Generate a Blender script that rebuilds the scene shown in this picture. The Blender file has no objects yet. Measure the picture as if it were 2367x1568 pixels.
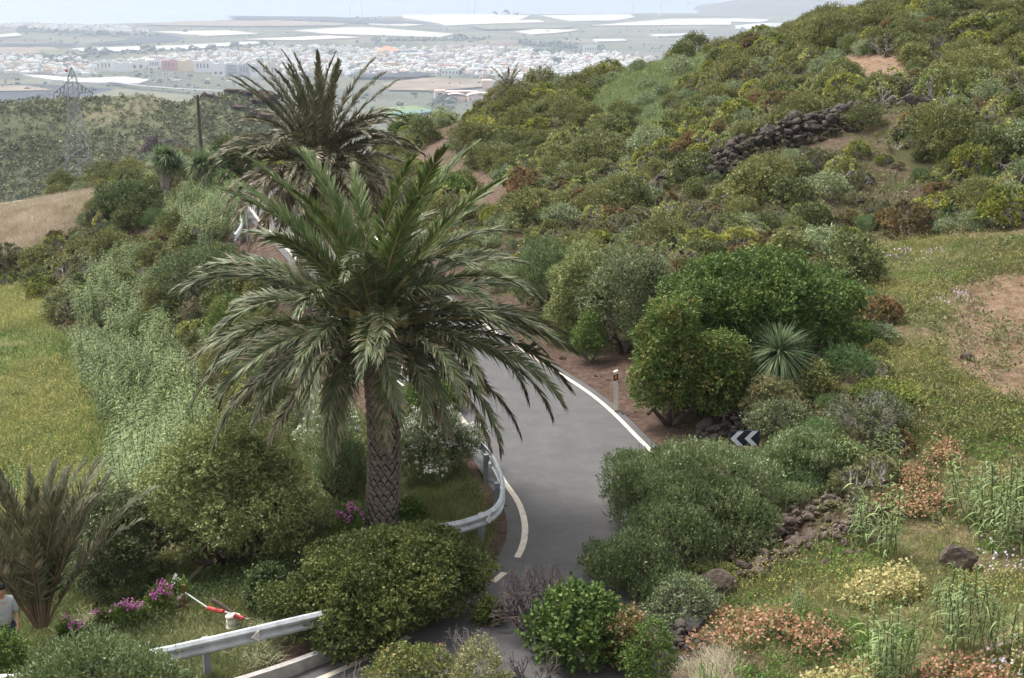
import bpy, math, random
import numpy as np
random.seed(7); rng = np.random.default_rng(7)
R = math.radians
SC = bpy.context.scene
COL = SC.collection
# ------------------------------------------------------------ camera, world, sun, exposure
F, CU, CV, VH, CAMZ = 3290.0, 1183.5, 784.0, -70.0, 12.0
PITCH = math.atan((CV - VH) / F)
cam_d = bpy.data.cameras.new("camera"); cam = bpy.data.objects.new("camera", cam_d); COL.objects.link(cam)
cam_d.sensor_width = 36; cam_d.lens = 36 * F / 2367.0
cam_d.clip_start = 0.3; cam_d.clip_end = 60000
cam.location = (0, 0, CAMZ); cam.rotation_euler = (math.pi / 2 - PITCH, 0, 0)
SC.camera = cam
SUN_EL, SUN_AZ = 58, -50            # azimuth clockwise from +Y
w = bpy.data.worlds.new("World"); SC.world = w; w.use_nodes = True
nt = w.node_tree; bg = nt.nodes["Background"]
sky = nt.nodes.new("ShaderNodeTexSky"); sky.sky_type = 'NISHITA'; sky.sun_disc = False
sky.sun_elevation = R(SUN_EL); sky.sun_rotation = R(SUN_AZ); sky.dust_density = 4; sky.air_density = 1; sky.ozone_density = 1
hs = nt.nodes.new("ShaderNodeHueSaturation"); hs.inputs['Saturation'].default_value = 0.14
nt.links.new(sky.outputs[0], hs.inputs['Color']); nt.links.new(hs.outputs[0], bg.inputs[0]); bg.inputs[1].default_value = 0.15
sl = bpy.data.lights.new("sun", 'SUN'); sl.energy = 1.65; sl.angle = R(17); sl.color = (1, .965, .91)
so = bpy.data.objects.new("sun", sl); COL.objects.link(so)
sd = np.array([math.sin(R(SUN_AZ)) * math.cos(R(SUN_EL)), math.cos(R(SUN_AZ)) * math.cos(R(SUN_EL)), math.sin(R(SUN_EL))])
from mathutils import Vector, Matrix
so.rotation_euler = Vector(sd).to_track_quat('Z', 'Y').to_euler()
SC.view_settings.view_transform = 'Standard'; SC.view_settings.look = 'None'
SC.view_settings.exposure = 1.3; SC.view_settings.gamma = 1
SC.cycles.max_bounces = 7; SC.cycles.diffuse_bounces = 4; SC.cycles.glossy_bounces = 2
SC.cycles.transmission_bounces = 3; SC.cycles.volume_bounces = 0; SC.cycles.transparent_max_bounces = 6

# ------------------------------------------------------------ helpers
def ray(u, v):
    u = np.asarray(u, float); v = np.asarray(v, float)
    s = (v - CV) / F; sp, cp = math.sin(PITCH), math.cos(PITCH)
    return (u - CU) / F, cp - s * sp, -sp - s * cp
def atY(u, v, Y):
    a, b, c = ray(u, v); t = Y / b
    return np.array([a * t, Y, CAMZ + c * t])
def atZ(u, v, z):
    a, b, c = ray(u, v); t = (z - CAMZ) / c
    return np.array([a * t, b * t, z])
def proj(x, y, z):
    x = np.asarray(x, float); y = np.asarray(y, float); z = np.asarray(z, float) - CAMZ
    sp, cp = math.sin(PITCH), math.cos(PITCH)
    d = y * cp - z * sp; h = y * sp + z * cp
    return CU + F * x / d, CV - F * h / d
def depth(y, z): return y * math.cos(PITCH) - (z - CAMZ) * math.sin(PITCH)
def inpoly(px, py, poly):
    px = np.asarray(px, float); py = np.asarray(py, float); r = np.zeros(px.shape, bool); n = len(poly)
    for i in range(n):
        x0, y0 = poly[i]; x1, y1 = poly[(i + 1) % n]
        if y0 == y1: continue
        c = ((y0 > py) != (y1 > py)) & (px < (x1 - x0) * (py - y0) / (y1 - y0) + x0); r ^= c
    return r
def nrm(a): return a / np.maximum(np.linalg.norm(a, axis=-1, keepdims=True), 1e-9)
def smooth(t): t = np.clip(t, 0, 1); return t * t * (3 - 2 * t)
def fbm(x, y, seed=0, octs=4, base=1.0):
    """cheap value noise"""
    g = np.random.default_rng(seed); out = 0; amp = 1; fr = base
    for o in range(octs):
        T = g.random((64, 64)); X = x * fr; Y = y * fr
        xi = np.floor(X).astype(int); yi = np.floor(Y).astype(int); fx = smooth(X - xi); fy = smooth(Y - yi)
        a = T[xi % 64, yi % 64]; b = T[(xi + 1) % 64, yi % 64]; c = T[xi % 64, (yi + 1) % 64]; d = T[(xi + 1) % 64, (yi + 1) % 64]
        out = out + amp * ((a * (1 - fx) + b * fx) * (1 - fy) + (c * (1 - fx) + d * fx) * fy - .5); amp *= .5; fr *= 2.03
    return out

def tag(o, label=None, cat=None, group=None, kind=None):
    if label: o['label'] = label
    if cat: o['category'] = cat
    if group: o['group'] = group
    if kind: o['kind'] = kind
    return o
def empty(name, loc, rz=0, label=None, cat=None, group=None):
    o = bpy.data.objects.new(name, None); COL.objects.link(o); o.location = loc; o.rotation_euler = (0, 0, rz)
    o.empty_display_size = .2
    return tag(o, label, cat, group)
def link(name, me, parent=None, loc=(0, 0, 0), rot=(0, 0, 0), sc=None):
    o = bpy.data.objects.new(name, me); COL.objects.link(o); o.parent = parent; o.location = loc; o.rotation_euler = rot
    if sc is not None: o.scale = sc
    return o

class MB:
    def __init__(s): s.V = []; s.F = {}; s.n = 0
    def add(s, V, Fc, mi=0):
        V = np.asarray(V, float).reshape(-1, 3); Fc = np.asarray(Fc, int)
        if len(Fc) == 0: return s
        s.V.append(V); s.F.setdefault(Fc.shape[1], []).append((Fc + s.n, mi)); s.n += len(V); return s
    def mesh(s, name, mats, smoothf=False):
        V = np.concatenate(s.V); loops = []; starts = []; tot = []; mi = []; c = 0
        for k, L in s.F.items():
            for Fc, m in L:
                loops.append(Fc.ravel()); starts.append(c + np.arange(len(Fc)) * k); c += Fc.size
                tot.append(np.full(len(Fc), k)); mi.append(np.full(len(Fc), m) if np.isscalar(m) else np.asarray(m))
        loops = np.concatenate(loops); starts = np.concatenate(starts); tot = np.concatenate(tot); mi = np.concatenate(mi)
        me = bpy.data.meshes.new(name)
        me.vertices.add(len(V)); me.vertices.foreach_set('co', V.astype(np.float32).ravel())
        me.loops.add(len(loops)); me.loops.foreach_set('vertex_index', loops.astype(np.int32))
        me.polygons.add(len(starts)); me.polygons.foreach_set('loop_start', starts.astype(np.int32))
        me.polygons.foreach_set('loop_total', tot.astype(np.int32))
        for m in (mats if isinstance(mats, (list, tuple)) else [mats]): me.materials.append(m)
        me.polygons.foreach_set('material_index', mi.astype(np.int32))
        me.polygons.foreach_set('use_smooth', np.full(len(starts), bool(smoothf)))
        me.update(calc_edges=True)
        return me
    def build(s, name, mats, parent=None, loc=(0, 0, 0), rot=(0, 0, 0), smoothf=False):
        return link(name, s.mesh(name, mats, smoothf), parent, loc, rot)
    # primitives
    def box(s, c, d, rz=0, mi=0, taper=0):
        x, y, z = np.array(d) / 2.0; t = 1 - taper
        P = np.array([[-x, -y, -z], [x, -y, -z], [x, y, -z], [-x, y, -z], [-x * t, -y * t, z], [x * t, -y * t, z], [x * t, y * t, z], [-x * t, y * t, z]])
        ca, sa = math.cos(rz), math.sin(rz); P = P @ np.array([[ca, sa, 0], [-sa, ca, 0], [0, 0, 1]]) + np.array(c)
        return s.add(P, [[0, 3, 2, 1], [4, 5, 6, 7], [0, 1, 5, 4], [1, 2, 6, 5], [2, 3, 7, 6], [3, 0, 4, 7]], mi)
    def tube(s, pts, rad, n=6, mi=0, cap=True):
        pts = np.asarray(pts, float); m = len(pts); rad = np.broadcast_to(np.asarray(rad, float), (m,))
        T = nrm(np.gradient(pts, axis=0)); ref = np.array([0, 0, 1.]) if abs(T[0][2]) < .9 else np.array([1., 0, 0])
        A = nrm(np.cross(T, ref)); B = np.cross(T, A); th = np.arange(n) * 2 * math.pi / n
        V = pts[:, None] + rad[:, None, None] * (np.cos(th)[None, :, None] * A[:, None] + np.sin(th)[None, :, None] * B[:, None])
        i = np.arange(m - 1)[:, None] * n; j = np.arange(n)[None]; k = (j + 1) % n
        Fc = np.stack([i + j, i + k, i + n + k, i + n + j], -1).reshape(-1, 4); s.add(V, Fc, mi)
        if cap:
            b = s.n - m * n; s.F.setdefault(n, []).append((np.array([[b + q for q in range(n)][::-1]]), mi)); s.F[n].append((np.array([[b + (m - 1) * n + q for q in range(n)]]), mi))
        return s
    def segs(s, A, B, ra, rb, n=3, mi=0):
        A = np.asarray(A, float); B = np.asarray(B, float); N = len(A)
        if N == 0: return s
        T = nrm(B - A); ref = np.where(np.abs(T[:, 2:3]) < .9, np.array([[0, 0, 1.]]), np.array([[1., 0, 0]]))
        U = nrm(np.cross(T, ref)); W = np.cross(T, U); th = np.arange(n) * 2 * math.pi / n
        ring = np.cos(th)[None, :, None] * U[:, None] + np.sin(th)[None, :, None] * W[:, None]
        ra = np.broadcast_to(ra, (N,)); rb = np.broadcast_to(rb, (N,))
        V = np.concatenate([A[:, None] + ring * ra[:, None, None], B[:, None] + ring * rb[:, None, None]], 1)
        j = np.arange(n); k = (j + 1) % n; q = np.stack([j, k, n + k, n + j], -1)
        return s.add(V, (np.arange(N)[:, None, None] * 2 * n + q[None]).reshape(-1, 4), mi)
    def leaves(s, P, D, L, W, mi=0, up=None, g=None):
        """diamond leaf quads"""
        g = g or rng; N = len(P); D = nrm(D); ref = nrm(g.normal(size=(N, 3)) + (np.array([0, 0, 1.5]) if up is None else up))
        S = nrm(np.cross(D, ref)); L = np.broadcast_to(L, (N,))[:, None]; W = np.broadcast_to(W, (N,))[:, None]
        V = np.stack([P, P + D * L * .45 + S * W * .5, P + D * L, P + D * L * .45 - S * W * .5], 1)
        return s.add(V, np.arange(N * 4).reshape(-1, 4), mi)
    def blades(s, P, D, L, W, droop=.3, nseg=3, mi=0, base=.6, g=None, flat=False):
        """bending blades, nseg quads, pointed"""
        g = g or rng; N = len(P); D = nrm(D); L = np.broadcast_to(L, (N,)); W = np.broadcast_to(W, (N,)); droop = np.broadcast_to(droop, (N,))
        ref = np.tile(np.array([[0, 0, 1.]]), (N, 1)) if flat else nrm(g.normal(size=(N, 3)) * .6 + np.array([0, 0, 1.]))
        S = nrm(np.cross(D, ref)); t = np.linspace(0, 1, nseg + 1)
        prof = np.interp(t, [0, .35, 1], [base, 1, .06])
        C = P[:, None] + D[:, None] * (L[:, None] * t)[..., None]; C[..., 2] -= droop[:, None] * L[:, None] * t[None] ** 2
        off = S[:, None] * (W[:, None] * .5 * prof[None])[..., None]
        V = np.stack([C - off, C + off], 2).reshape(N, -1, 3); k = np.arange(nseg) * 2
        q = np.stack([k, k + 1, k + 3, k + 2], -1)
        m = mi if np.isscalar(mi) else np.repeat(mi, nseg)
        return s.add(V, (np.arange(N)[:, None, None] * (2 * nseg + 2) + q[None]).reshape(-1, 4), m)
    def rock(s, c, d, seed=0, mi=0, rz=0, rough=.28, sub=2):
        g = np.random.default_rng(seed); V, Fc = ICO[sub]; V = V.copy()
        n = g.normal(size=(10, 3)); n = nrm(n); h = g.uniform(.42, .82, 10)
        dd = V @ n.T; cut = np.max(np.where(dd > h, dd / h, 1), axis=1); V = V / cut[:, None]
        V *= (1 + rough * .35 * g.normal(size=(len(V), 1)) * .5)
        V = V * np.array(d) / 2; ca, sa = math.cos(rz), math.sin(rz)
        V = V @ np.array([[ca, sa, 0], [-sa, ca, 0], [0, 0, 1]]) + np.array(c)
        return s.add(V, Fc, mi)
def ico(level):
    t = (1 + 5 ** .5) / 2
    V = [(-1, t, 0), (1, t, 0), (-1, -t, 0), (1, -t, 0), (0, -1, t), (0, 1, t), (0, -1, -t), (0, 1, -t), (t, 0, -1), (t, 0, 1), (-t, 0, -1), (-t, 0, 1)]
    Fc = [(0, 11, 5), (0, 5, 1), (0, 1, 7), (0, 7, 10), (0, 10, 11), (1, 5, 9), (5, 11, 4), (11, 10, 2), (10, 7, 6), (7, 1, 8), (3, 9, 4), (3, 4, 2), (3, 2, 6), (3, 6, 8), (3, 8, 9), (4, 9, 5), (2, 4, 11), (6, 2, 10), (8, 6, 7), (9, 8, 1)]
    V = [tuple(np.array(v) / np.linalg.norm(v)) for v in V]
    for _ in range(level):
        c = {}; N = []
        def mid(a, b):
            k = (min(a, b), max(a, b))
            if k not in c:
                m = (np.array(V[a]) + np.array(V[b])); V.append(tuple(m / np.linalg.norm(m))); c[k] = len(V) - 1
            return c[k]
        for a, b, d in Fc:
            x, y, z = mid(a, b), mid(b, d), mid(d, a); N += [(a, x, z), (b, y, x), (d, z, y), (x, y, z)]
        Fc = N
    return np.array(V), np.array(Fc)
ICO = {0: ico(0), 1: ico(1), 2: ico(2)}

# ------------------------------------------------------------ materials
def newmat(name):
    m = bpy.data.materials.new(name); m.use_nodes = True; nt = m.node_tree; b = nt.nodes['Principled BSDF']; return m, nt, b
def mixc(nt, fac, a, b, mode='MIX'):
    n = nt.nodes.new('ShaderNodeMix'); n.data_type = 'RGBA'; n.blend_type = mode
    for k, v in ((0, fac), (6, a), (7, b)):
        if hasattr(v, 'is_output'): nt.links.new(v, n.inputs[k])
        elif k == 0: n.inputs[0].default_value = v
        else: n.inputs[k].default_value = (*v, 1)
    return n.outputs[2]
def noise(nt, scale, detail=4, rough=.6, coord='Object', dist=0):
    tc = nt.nodes.new('ShaderNodeTexCoord'); n = nt.nodes.new('ShaderNodeTexNoise')
    n.inputs['Scale'].default_value = scale; n.inputs['Detail'].default_value = detail; n.inputs['Roughness'].default_value = rough; n.inputs['Distortion'].default_value = dist
    nt.links.new(tc.outputs[coord], n.inputs['Vector']); return n.outputs['Fac']
def ramp(nt, fac, stops, interp='LINEAR'):
    r = nt.nodes.new('ShaderNodeValToRGB'); cr = r.color_ramp; cr.interpolation = interp
    while len(cr.elements) < len(stops): cr.elements.new(.5)
    for e, (p, c) in zip(cr.elements, stops): e.position = p; e.color = (*c, 1) if len(c) == 3 else c
    nt.links.new(fac, r.inputs[0]); return r.outputs[0]
def gray(v): return (v, v, v)
def bump(nt, b, h, strength=.5, dist=.05):
    n = nt.nodes.new('ShaderNodeBump'); n.inputs['Strength'].default_value = strength; n.inputs['Distance'].default_value = dist
    nt.links.new(h, n.inputs['Height']); nt.links.new(n.outputs[0], b.inputs['Normal'])
TINT = dict(leaf_spurge=(1.65, 1.5, 1.7), leaf_spurge_dull=(1.7, 1.55, 1.8), leaf_spurge_red=(1.6, 1.55, 1.7), leaf_spurge_pale=(1.6, 1.45, 1.5), leaf_broom=(1.85, 1.45, 1.8), leaf_silver=(1.5, 1.4, 1.4), leaf_broad=(1.3, 1.02, 1.3), leaf_bright=(1.3, 1.15, 1.4),
            leaf_fennel=(1.5, 1.25, .95), leaf_willow=(1.35, 1.28, 1.35), leaf_grey=(1.35, 1.3, .95), leaf_dark=(1.6, 1.45, 1.6), leaf_front=(1.6, 1.5, 1.3), leaf_olive=(1.38, 1.52, 2.1), leaf_hill=(1.65, 1.35, 1.5), leaf_dragon=(1.9, 1.8, 1.7), leaf_yucca=(1.15, 1.05, .8), leaf_cane=(1.35, 1.25, .82),
            weed_yellow=(.85, .8, 1.3), grass_mixed=(1.25, 1.35, 1.25), grass_green=(1.3, 1.45, 1.2), grass_saddle=(1.25, 1.3, 1.5), grass_dry=(1.3, 1.4, 1.8), scrub_far=(1.4, 1.4, 1.4), scrub_far_light=(.9, .9, 1.2))
def leafmat(name, stops, trans=.2, objvar=.25, rough=.6, clump=1.6, spec=.25, tint=None):
    """leaf colours picked per leaf; hue drifts slowly through the plant and from plant to plant"""
    tn = tint or TINT.get(name, (1, 1, 1)); stops = [(p_, tuple(min(.85, a_ * b_) for a_, b_ in zip(c_, tn))) for p_, c_ in stops]
    m, nt, b = newmat(name)
    geo = nt.nodes.new('ShaderNodeNewGeometry'); oi = nt.nodes.new('ShaderNodeObjectInfo')
    nz = noise(nt, clump, 2)
    a = nt.nodes.new('ShaderNodeMath'); a.operation = 'MULTIPLY_ADD'; a.inputs[1].default_value = .55; nt.links.new(geo.outputs['Random Per Island'], a.inputs[0])
    a2 = nt.nodes.new('ShaderNodeMath'); a2.operation = 'MULTIPLY'; a2.inputs[1].default_value = 1.15; nt.links.new(nz, a2.inputs[0])
    a3 = nt.nodes.new('ShaderNodeMath'); a3.operation = 'MULTIPLY_ADD'; a3.inputs[1].default_value = objvar; a3.inputs[2].default_value = -.36 - objvar / 2
    nt.links.new(oi.outputs['Random'], a3.inputs[0])
    a4 = nt.nodes.new('ShaderNodeMath'); nt.links.new(a2.outputs[0], a4.inputs[0]); nt.links.new(a3.outputs[0], a4.inputs[1]); nt.links.new(a4.outputs[0], a.inputs[2])
    c = ramp(nt, a.outputs[0], stops)
    nt.links.new(c, b.inputs['Base Color']); b.inputs['Roughness'].default_value = rough; b.inputs['Specular IOR Level'].default_value = spec
    tr = nt.nodes.new('ShaderNodeBsdfTranslucent'); nt.links.new(c, tr.inputs[0]); mx = nt.nodes.new('ShaderNodeMixShader'); mx.inputs[0].default_value = trans
    nt.links.new(b.outputs[0], mx.inputs[1]); nt.links.new(tr.outputs[0], mx.inputs[2]); nt.links.new(mx.outputs[0], nt.nodes['Material Output'].inputs[0])
    return m
def plain(name, col, rough=.8, var=.15, scale=3, metal=0, bumpd=0, spec=.3, coord='Object'):
    m, nt, b = newmat(name); n = noise(nt, scale, 5, coord=coord)
    c = ramp(nt, n, [(.3, tuple(max(0, x * (1 - var)) for x in col)), (.7, tuple(min(1, x * (1 + var)) for x in col))])
    nt.links.new(c, b.inputs['Base Color']); b.inputs['Roughness'].default_value = rough; b.inputs['Metallic'].default_value = metal; b.inputs['Specular IOR Level'].default_value = spec
    if bumpd: bump(nt, b, n, .6, bumpd)
    return m

M = {}
M['leaf_olive'] = leafmat('leaf_olive', [(0, (.05, .062, .014)), (.45, (.13, .14, .035)), (.8, (.24, .235, .065)), (1, (.34, .32, .11))])
M['leaf_dark'] = leafmat('leaf_dark', [(0, (.02, .035, .012)), (.5, (.05, .08, .025)), (.85, (.10, .13, .04)), (1, (.22, .12, .07))])
M['leaf_front'] = leafmat('leaf_front', [(0, (.022, .034, .012)), (.45, (.065, .09, .025)), (.8, (.13, .145, .045)), (1, (.27, .17, .09))])
M['leaf_bright'] = leafmat('leaf_bright', [(0, (.03, .07, .012)), (.5, (.085, .15, .025)), (.85, (.16, .23, .05)), (1, (.26, .30, .08))])
M['leaf_willow'] = leafmat('leaf_willow', [(0, (.035, .055, .02)), (.4, (.085, .125, .04)), (.75, (.17, .22, .09)), (1, (.36, .42, .24))], rough=.45, spec=.5)
M['leaf_silver'] = leafmat('leaf_silver', [(0, (.045, .07, .03)), (.4, (.11, .15, .06)), (.75, (.20, .25, .12)), (1, (.5, .55, .38))], rough=.45, spec=.5)
M['leaf_grey'] = leafmat('leaf_grey', [(0, (.04, .05, .03)), (.5, (.10, .125, .075)), (1, (.24, .28, .19))])
M['leaf_broad'] = leafmat('leaf_broad', [(0, (.025, .06, .012)), (.5, (.07, .15, .025)), (.85, (.14, .22, .04)), (1, (.30, .24, .08))])
M['leaf_spurge'] = leafmat('leaf_spurge', [(0, (.045, .065, .015)), (.4, (.115, .15, .03)), (.75, (.23, .25, .05)), (1, (.38, .37, .09))], objvar=.4)
M['leaf_spurge_dull'] = leafmat('leaf_spurge_dull', [(0, (.04, .05, .02)), (.4, (.10, .115, .04)), (.8, (.18, .19, .075)), (1, (.28, .22, .11))], objvar=.4)
M['leaf_spurge_red'] = leafmat('leaf_spurge_red', [(0, (.05, .045, .02)), (.5, (.13, .11, .04)), (1, (.26, .14, .07))], objvar=.3)
M['leaf_hill'] = leafmat('leaf_hill', [(0, (.035, .055, .018)), (.5, (.085, .12, .035)), (.85, (.15, .18, .05)), (1, (.22, .2, .08))], objvar=.4)
M['leaf_spurge_pale'] = leafmat('leaf_spurge_pale', [(0, (.06, .085, .03)), (.4, (.15, .19, .06)), (.75, (.27, .30, .10)), (1, (.36, .34, .14))], objvar=.3)
M['leaf_broom'] = leafmat('leaf_broom', [(0, (.03, .045, .012)), (.5, (.075, .105, .025)), (1, (.16, .19, .05))], objvar=.35)
M['leaf_fennel'] = leafmat('leaf_fennel', [(0, (.03, .07, .03)), (.5, (.06, .12, .05)), (1, (.12, .19, .09))])
M['leaf_cane'] = leafmat('leaf_cane', [(0, (.055, .085, .045)), (.5, (.12, .17, .095)), (.85, (.21, .28, .17)), (1, (.40, .40, .24))], objvar=.15)
M['leaf_yucca'] = leafmat('leaf_yucca', [(0, (.05, .085, .05)), (.5, (.12, .18, .11)), (.9, (.22, .28, .18)), (1, (.42, .42, .24))])
M['leaf_dragon'] = leafmat('leaf_dragon', [(0, (.03, .05, .025)), (.5, (.085, .125, .055)), (1, (.19, .22, .11))])
M['palm_leaf'] = leafmat('palm_leaf', [(0, (.045, .062, .024)), (.45, (.09, .115, .048)), (.8, (.165, .185, .085)), (1, (.28, .29, .165))], trans=.18, rough=.55, spec=.3, objvar=.2)
M['palm_leaf_young'] = leafmat('palm_leaf_young', [(0, (.04, .065, .018)), (.5, (.09, .135, .035)), (1, (.19, .23, .085))], trans=.22, rough=.55, spec=.3, objvar=.2)
M['palm_leaf_grey'] = leafmat('palm_leaf_grey', [(0, (.045, .055, .028)), (.5, (.10, .11, .058)), (1, (.21, .205, .125))], trans=.15, rough=.6, spec=.3, objvar=.2)
M['palm_leaf_dry'] = leafmat('palm_leaf_dry', [(0, (.08, .062, .038)), (.5, (.20, .165, .10)), (1, (.36, .31, .21))], trans=.12, objvar=.25)
M['rachis'] = plain('rachis', (.26, .22, .08), .6)
M['rachis_dry'] = plain('rachis_dry', (.20, .14, .09), .8)
M['grass_green'] = leafmat('grass_green', [(0, (.035, .07, .015)), (.5, (.09, .15, .03)), (1, (.2, .25, .06))], clump=.5)
M['grass_mixed'] = leafmat('grass_mixed', [(0, (.07, .085, .03)), (.4, (.15, .155, .055)), (.75, (.27, .235, .11)), (1, (.36, .27, .17))], clump=.35)
M['grass_dry'] = leafmat('grass_dry', [(0, (.22, .17, .09)), (.5, (.36, .28, .16)), (1, (.56, .47, .31))], clump=.5)
M['weed_yellow'] = leafmat('weed_yellow', [(0, (.34, .32, .05)), (1, (.60, .55, .10))], trans=.2)
M['weed_lime'] = leafmat('weed_lime', [(0, (.16, .19, .06)), (1, (.34, .36, .14))])
M['dock_pink'] = leafmat('dock_pink', [(0, (.16, .18, .07)), (.35, (.36, .22, .12)), (.6, (.46, .22, .14)), (.8, (.46, .36, .18)), (1, (.48, .14, .10))], trans=.3)
M['dock_cream'] = leafmat('dock_cream', [(0, (.30, .28, .10)), (.5, (.50, .44, .20)), (1, (.60, .45, .28))], trans=.3)
M['flower_magenta'] = leafmat('flower_magenta', [(0, (.50, .10, .36)), (1, (.70, .28, .60))], trans=.3)
M['flower_white'] = leafmat('flower_white', [(0, (.62, .60, .56)), (1, (.8, .8, .78))], trans=.3)
M['flower_lilac'] = leafmat('flower_lilac', [(0, (.50, .38, .52)), (1, (.70, .60, .72))], trans=.3)
M['twig'] = plain('twig', (.20, .17, .145), .9, .3, 8)
M['twig_pale'] = plain('twig_pale', (.30, .275, .245), .85, .3, 8)
M['twig_dead'] = plain('twig_dead', (.115, .09, .085), .9, .3, 8)
M['trunk'] = plain('trunk', (.085, .065, .05), .95, .4, 6, bumpd=.03)
M['dragon_trunk'] = plain('dragon_trunk', (.22, .19, .17), .9, .3, 5, bumpd=.03)
M['palm_bark'] = plain('palm_bark', (.20, .165, .135), .95, .45, 9, bumpd=.03)
M['palm_gap'] = plain('palm_gap', (.03, .022, .018), .95, .3, 6)
M['galv'] = plain('galv', (.40, .42, .43), .5, .25, 4.5, metal=.3, spec=.4)
M['galv_post'] = plain('galv_post', (.26, .28, .30), .55, .2, 3, metal=.3)
M['marker_white'] = plain('marker_white', (.72, .69, .62), .5, .08, 5)
M['black'] = plain('black', (.025, .025, .03), .5, .2, 4)
M['amber'] = plain('amber', (.75, .22, .03), .35, .1, 4)
M['sign_navy'] = plain('sign_navy', (.022, .024, .045), .4, .2, 6)
M['sign_white'] = plain('sign_white', (.66, .69, .72), .4, .1, 9)
M['sign_back'] = plain('sign_back', (.12, .15, .165), .6, .2, 6)
M['concrete'] = plain('concrete', (.33, .31, .29), .9, .25, 4, bumpd=.01)
M['conc_edge'] = plain('conc_edge', (.55, .52, .48), .9, .25, 7)
M['wood'] = plain('wood', (.30, .14, .05), .8, .3, 9)
M['pole_wood'] = plain('pole_wood', (.085, .075, .065), .9, .3, 3)
M['red_plastic'] = plain('red_plastic', (.40, .055, .05), .45, .15, 12)
M['rope'] = plain('rope', (.36, .38, .34), .9, .2, 30)
M['sack'] = plain('sack', (.62, .58, .50), .9, .2, 14, bumpd=.02)
M['skin'] = plain('skin', (.40, .22, .15), .6, .08, 6)
M['hair'] = plain('hair', (.015, .012, .012), .8, .2, 12)
M['shirt'] = plain('shirt', (.34, .35, .35), .9, .15, 7)
M['trousers'] = plain('trousers', (.02, .025, .045), .9, .2, 7)
M['blue'] = plain('blue', (.03, .12, .34), .5, .1, 7)
def rockmat(name, c1, c2, c3):
    m, nt, b = newmat(name); n = noise(nt, 2.2, 6, .65); n2 = noise(nt, 14, 4, .7); oi = nt.nodes.new('ShaderNodeNewGeometry')
    c = ramp(nt, n, [(.3, c1), (.55, c2), (.75, c3)]); c = mixc(nt, .35, c, ramp(nt, oi.outputs['Random Per Island'], [(0, c1), (1, c3)]))
    c = mixc(nt, .55, c, ramp(nt, n2, [(.3, gray(.25)), (.7, gray(1.0))]), 'MULTIPLY')
    nt.links.new(c, b.inputs['Base Color']); b.inputs['Roughness'].default_value = .95; b.inputs['Specular IOR Level'].default_value = .15
    bump(nt, b, n2, .8, .06); return m
M['lava'] = rockmat('lava', (.035, .028, .024), (.08, .065, .055), (.19, .16, .135))
M['lava_red'] = rockmat('lava_red', (.055, .04, .032), (.12, .09, .07), (.26, .21, .165))
M['cliff'] = rockmat('cliff', (.045, .034, .03), (.085, .065, .058), (.16, .09, .065))
# asphalt
m, nt, b = newmat('asphalt'); n1 = noise(nt, .35, 4, .6); n2 = noise(nt, 60, 2, .8); n3 = noise(nt, 1.8, 5, .7)
c = ramp(nt, n1, [(.3, (.069, .066, .065)), (.7, (.089, .085, .084))]); c = mixc(nt, .3, c, ramp(nt, n3, [(.35, (.058, .055, .055)), (.48, (.085, .081, .080)), (.65, (.135, .128, .122))]))
c = mixc(nt, .6, c, ramp(nt, n2, [(.3, gray(.45)), (.75, gray(1.0))]), 'MULTIPLY'); nt.links.new(c, b.inputs['Base Color']); b.inputs['Roughness'].default_value = .85; bump(nt, b, n2, .3, .004); M['asphalt'] = m
m, nt, b = newmat('paint'); n1 = noise(nt, 5, 6, .7); n2 = noise(nt, .5, 3)
c = ramp(nt, n1, [(.30, (.20, .17, .14)), (.42, (.46, .41, .34)), (.7, (.60, .55, .47))]); c = mixc(nt, ramp(nt, n2, [(.45, gray(0)), (.65, gray(.6))]), c, (.40, .31, .23))
nt.links.new(c, b.inputs['Base Color']); b.inputs['Roughness'].default_value = .8; M['paint'] = m

# ------------------------------------------------------------ road course (left edge line, world x, y)
LP = [(-11, 109), (-11.6, 105), (-13, 101.6), (-15, 99), (-16.5, 95.5), (-16.6, 91), (-16.1, 87), (-15, 79.5), (-14.2, 75.5), (-13.1, 71.5), (-11.95, 67.8), (-9.3, 60), (-6.9, 52.3), (-4.9, 46.5), (-3.1, 41.9), (-1.6, 38.1), (-.71, 34.6), (-.19, 32.4), (.17, 30.9), (.29, 29.3), (.11, 27.9), (-.39, 26.7), (-1.65, 24.7), (-3.5, 22.75), (-5.7, 21.2), (-9, 19.3), (-14, 17.0), (-24, 13.7)]
def catmull(P, step=.4):
    P = np.array(P, float); P = np.vstack([2 * P[0] - P[1], P, 2 * P[-1] - P[-2]]); out = []
    for i in range(1, len(P) - 2):
        a, b_, c_, d_ = P[i - 1:i + 3]; n = max(2, int(np.linalg.norm(c_ - b_) / step)); t = np.linspace(0, 1, n, endpoint=False)[:, None]
        out.append(.5 * ((2 * b_) + (-a + c_) * t + (2 * a - 5 * b_ + 4 * c_ - d_) * t ** 2 + (-a + 3 * b_ - 3 * c_ + d_) * t ** 3))
    out.append(P[-2][None]); return np.vstack(out)
LL = catmull(LP)
tanL = nrm(np.gradient(LL, axis=0)); norL = np.stack([-tanL[:, 1], tanL[:, 0]], 1)   # left-hand normal; travel comes toward camera, so this points to the right side (+x)
def roadz(y):
    return np.interp(y, [18, 25, 30, 72, 79, 90, 101, 109], [-.35, -.08, 0, 0, -.2, -1.2, -2.3, -4])
yy = LL[:, 1]
wid = np.interp(np.arange(len(LL)), [0, len(LL) * .45, len(LL) * .82, len(LL) * .9, len(LL)], [4.3, 4.35, 4.1, 3.1, 3.2])
CL = LL + norL * (wid / 2)[:, None]
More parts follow.
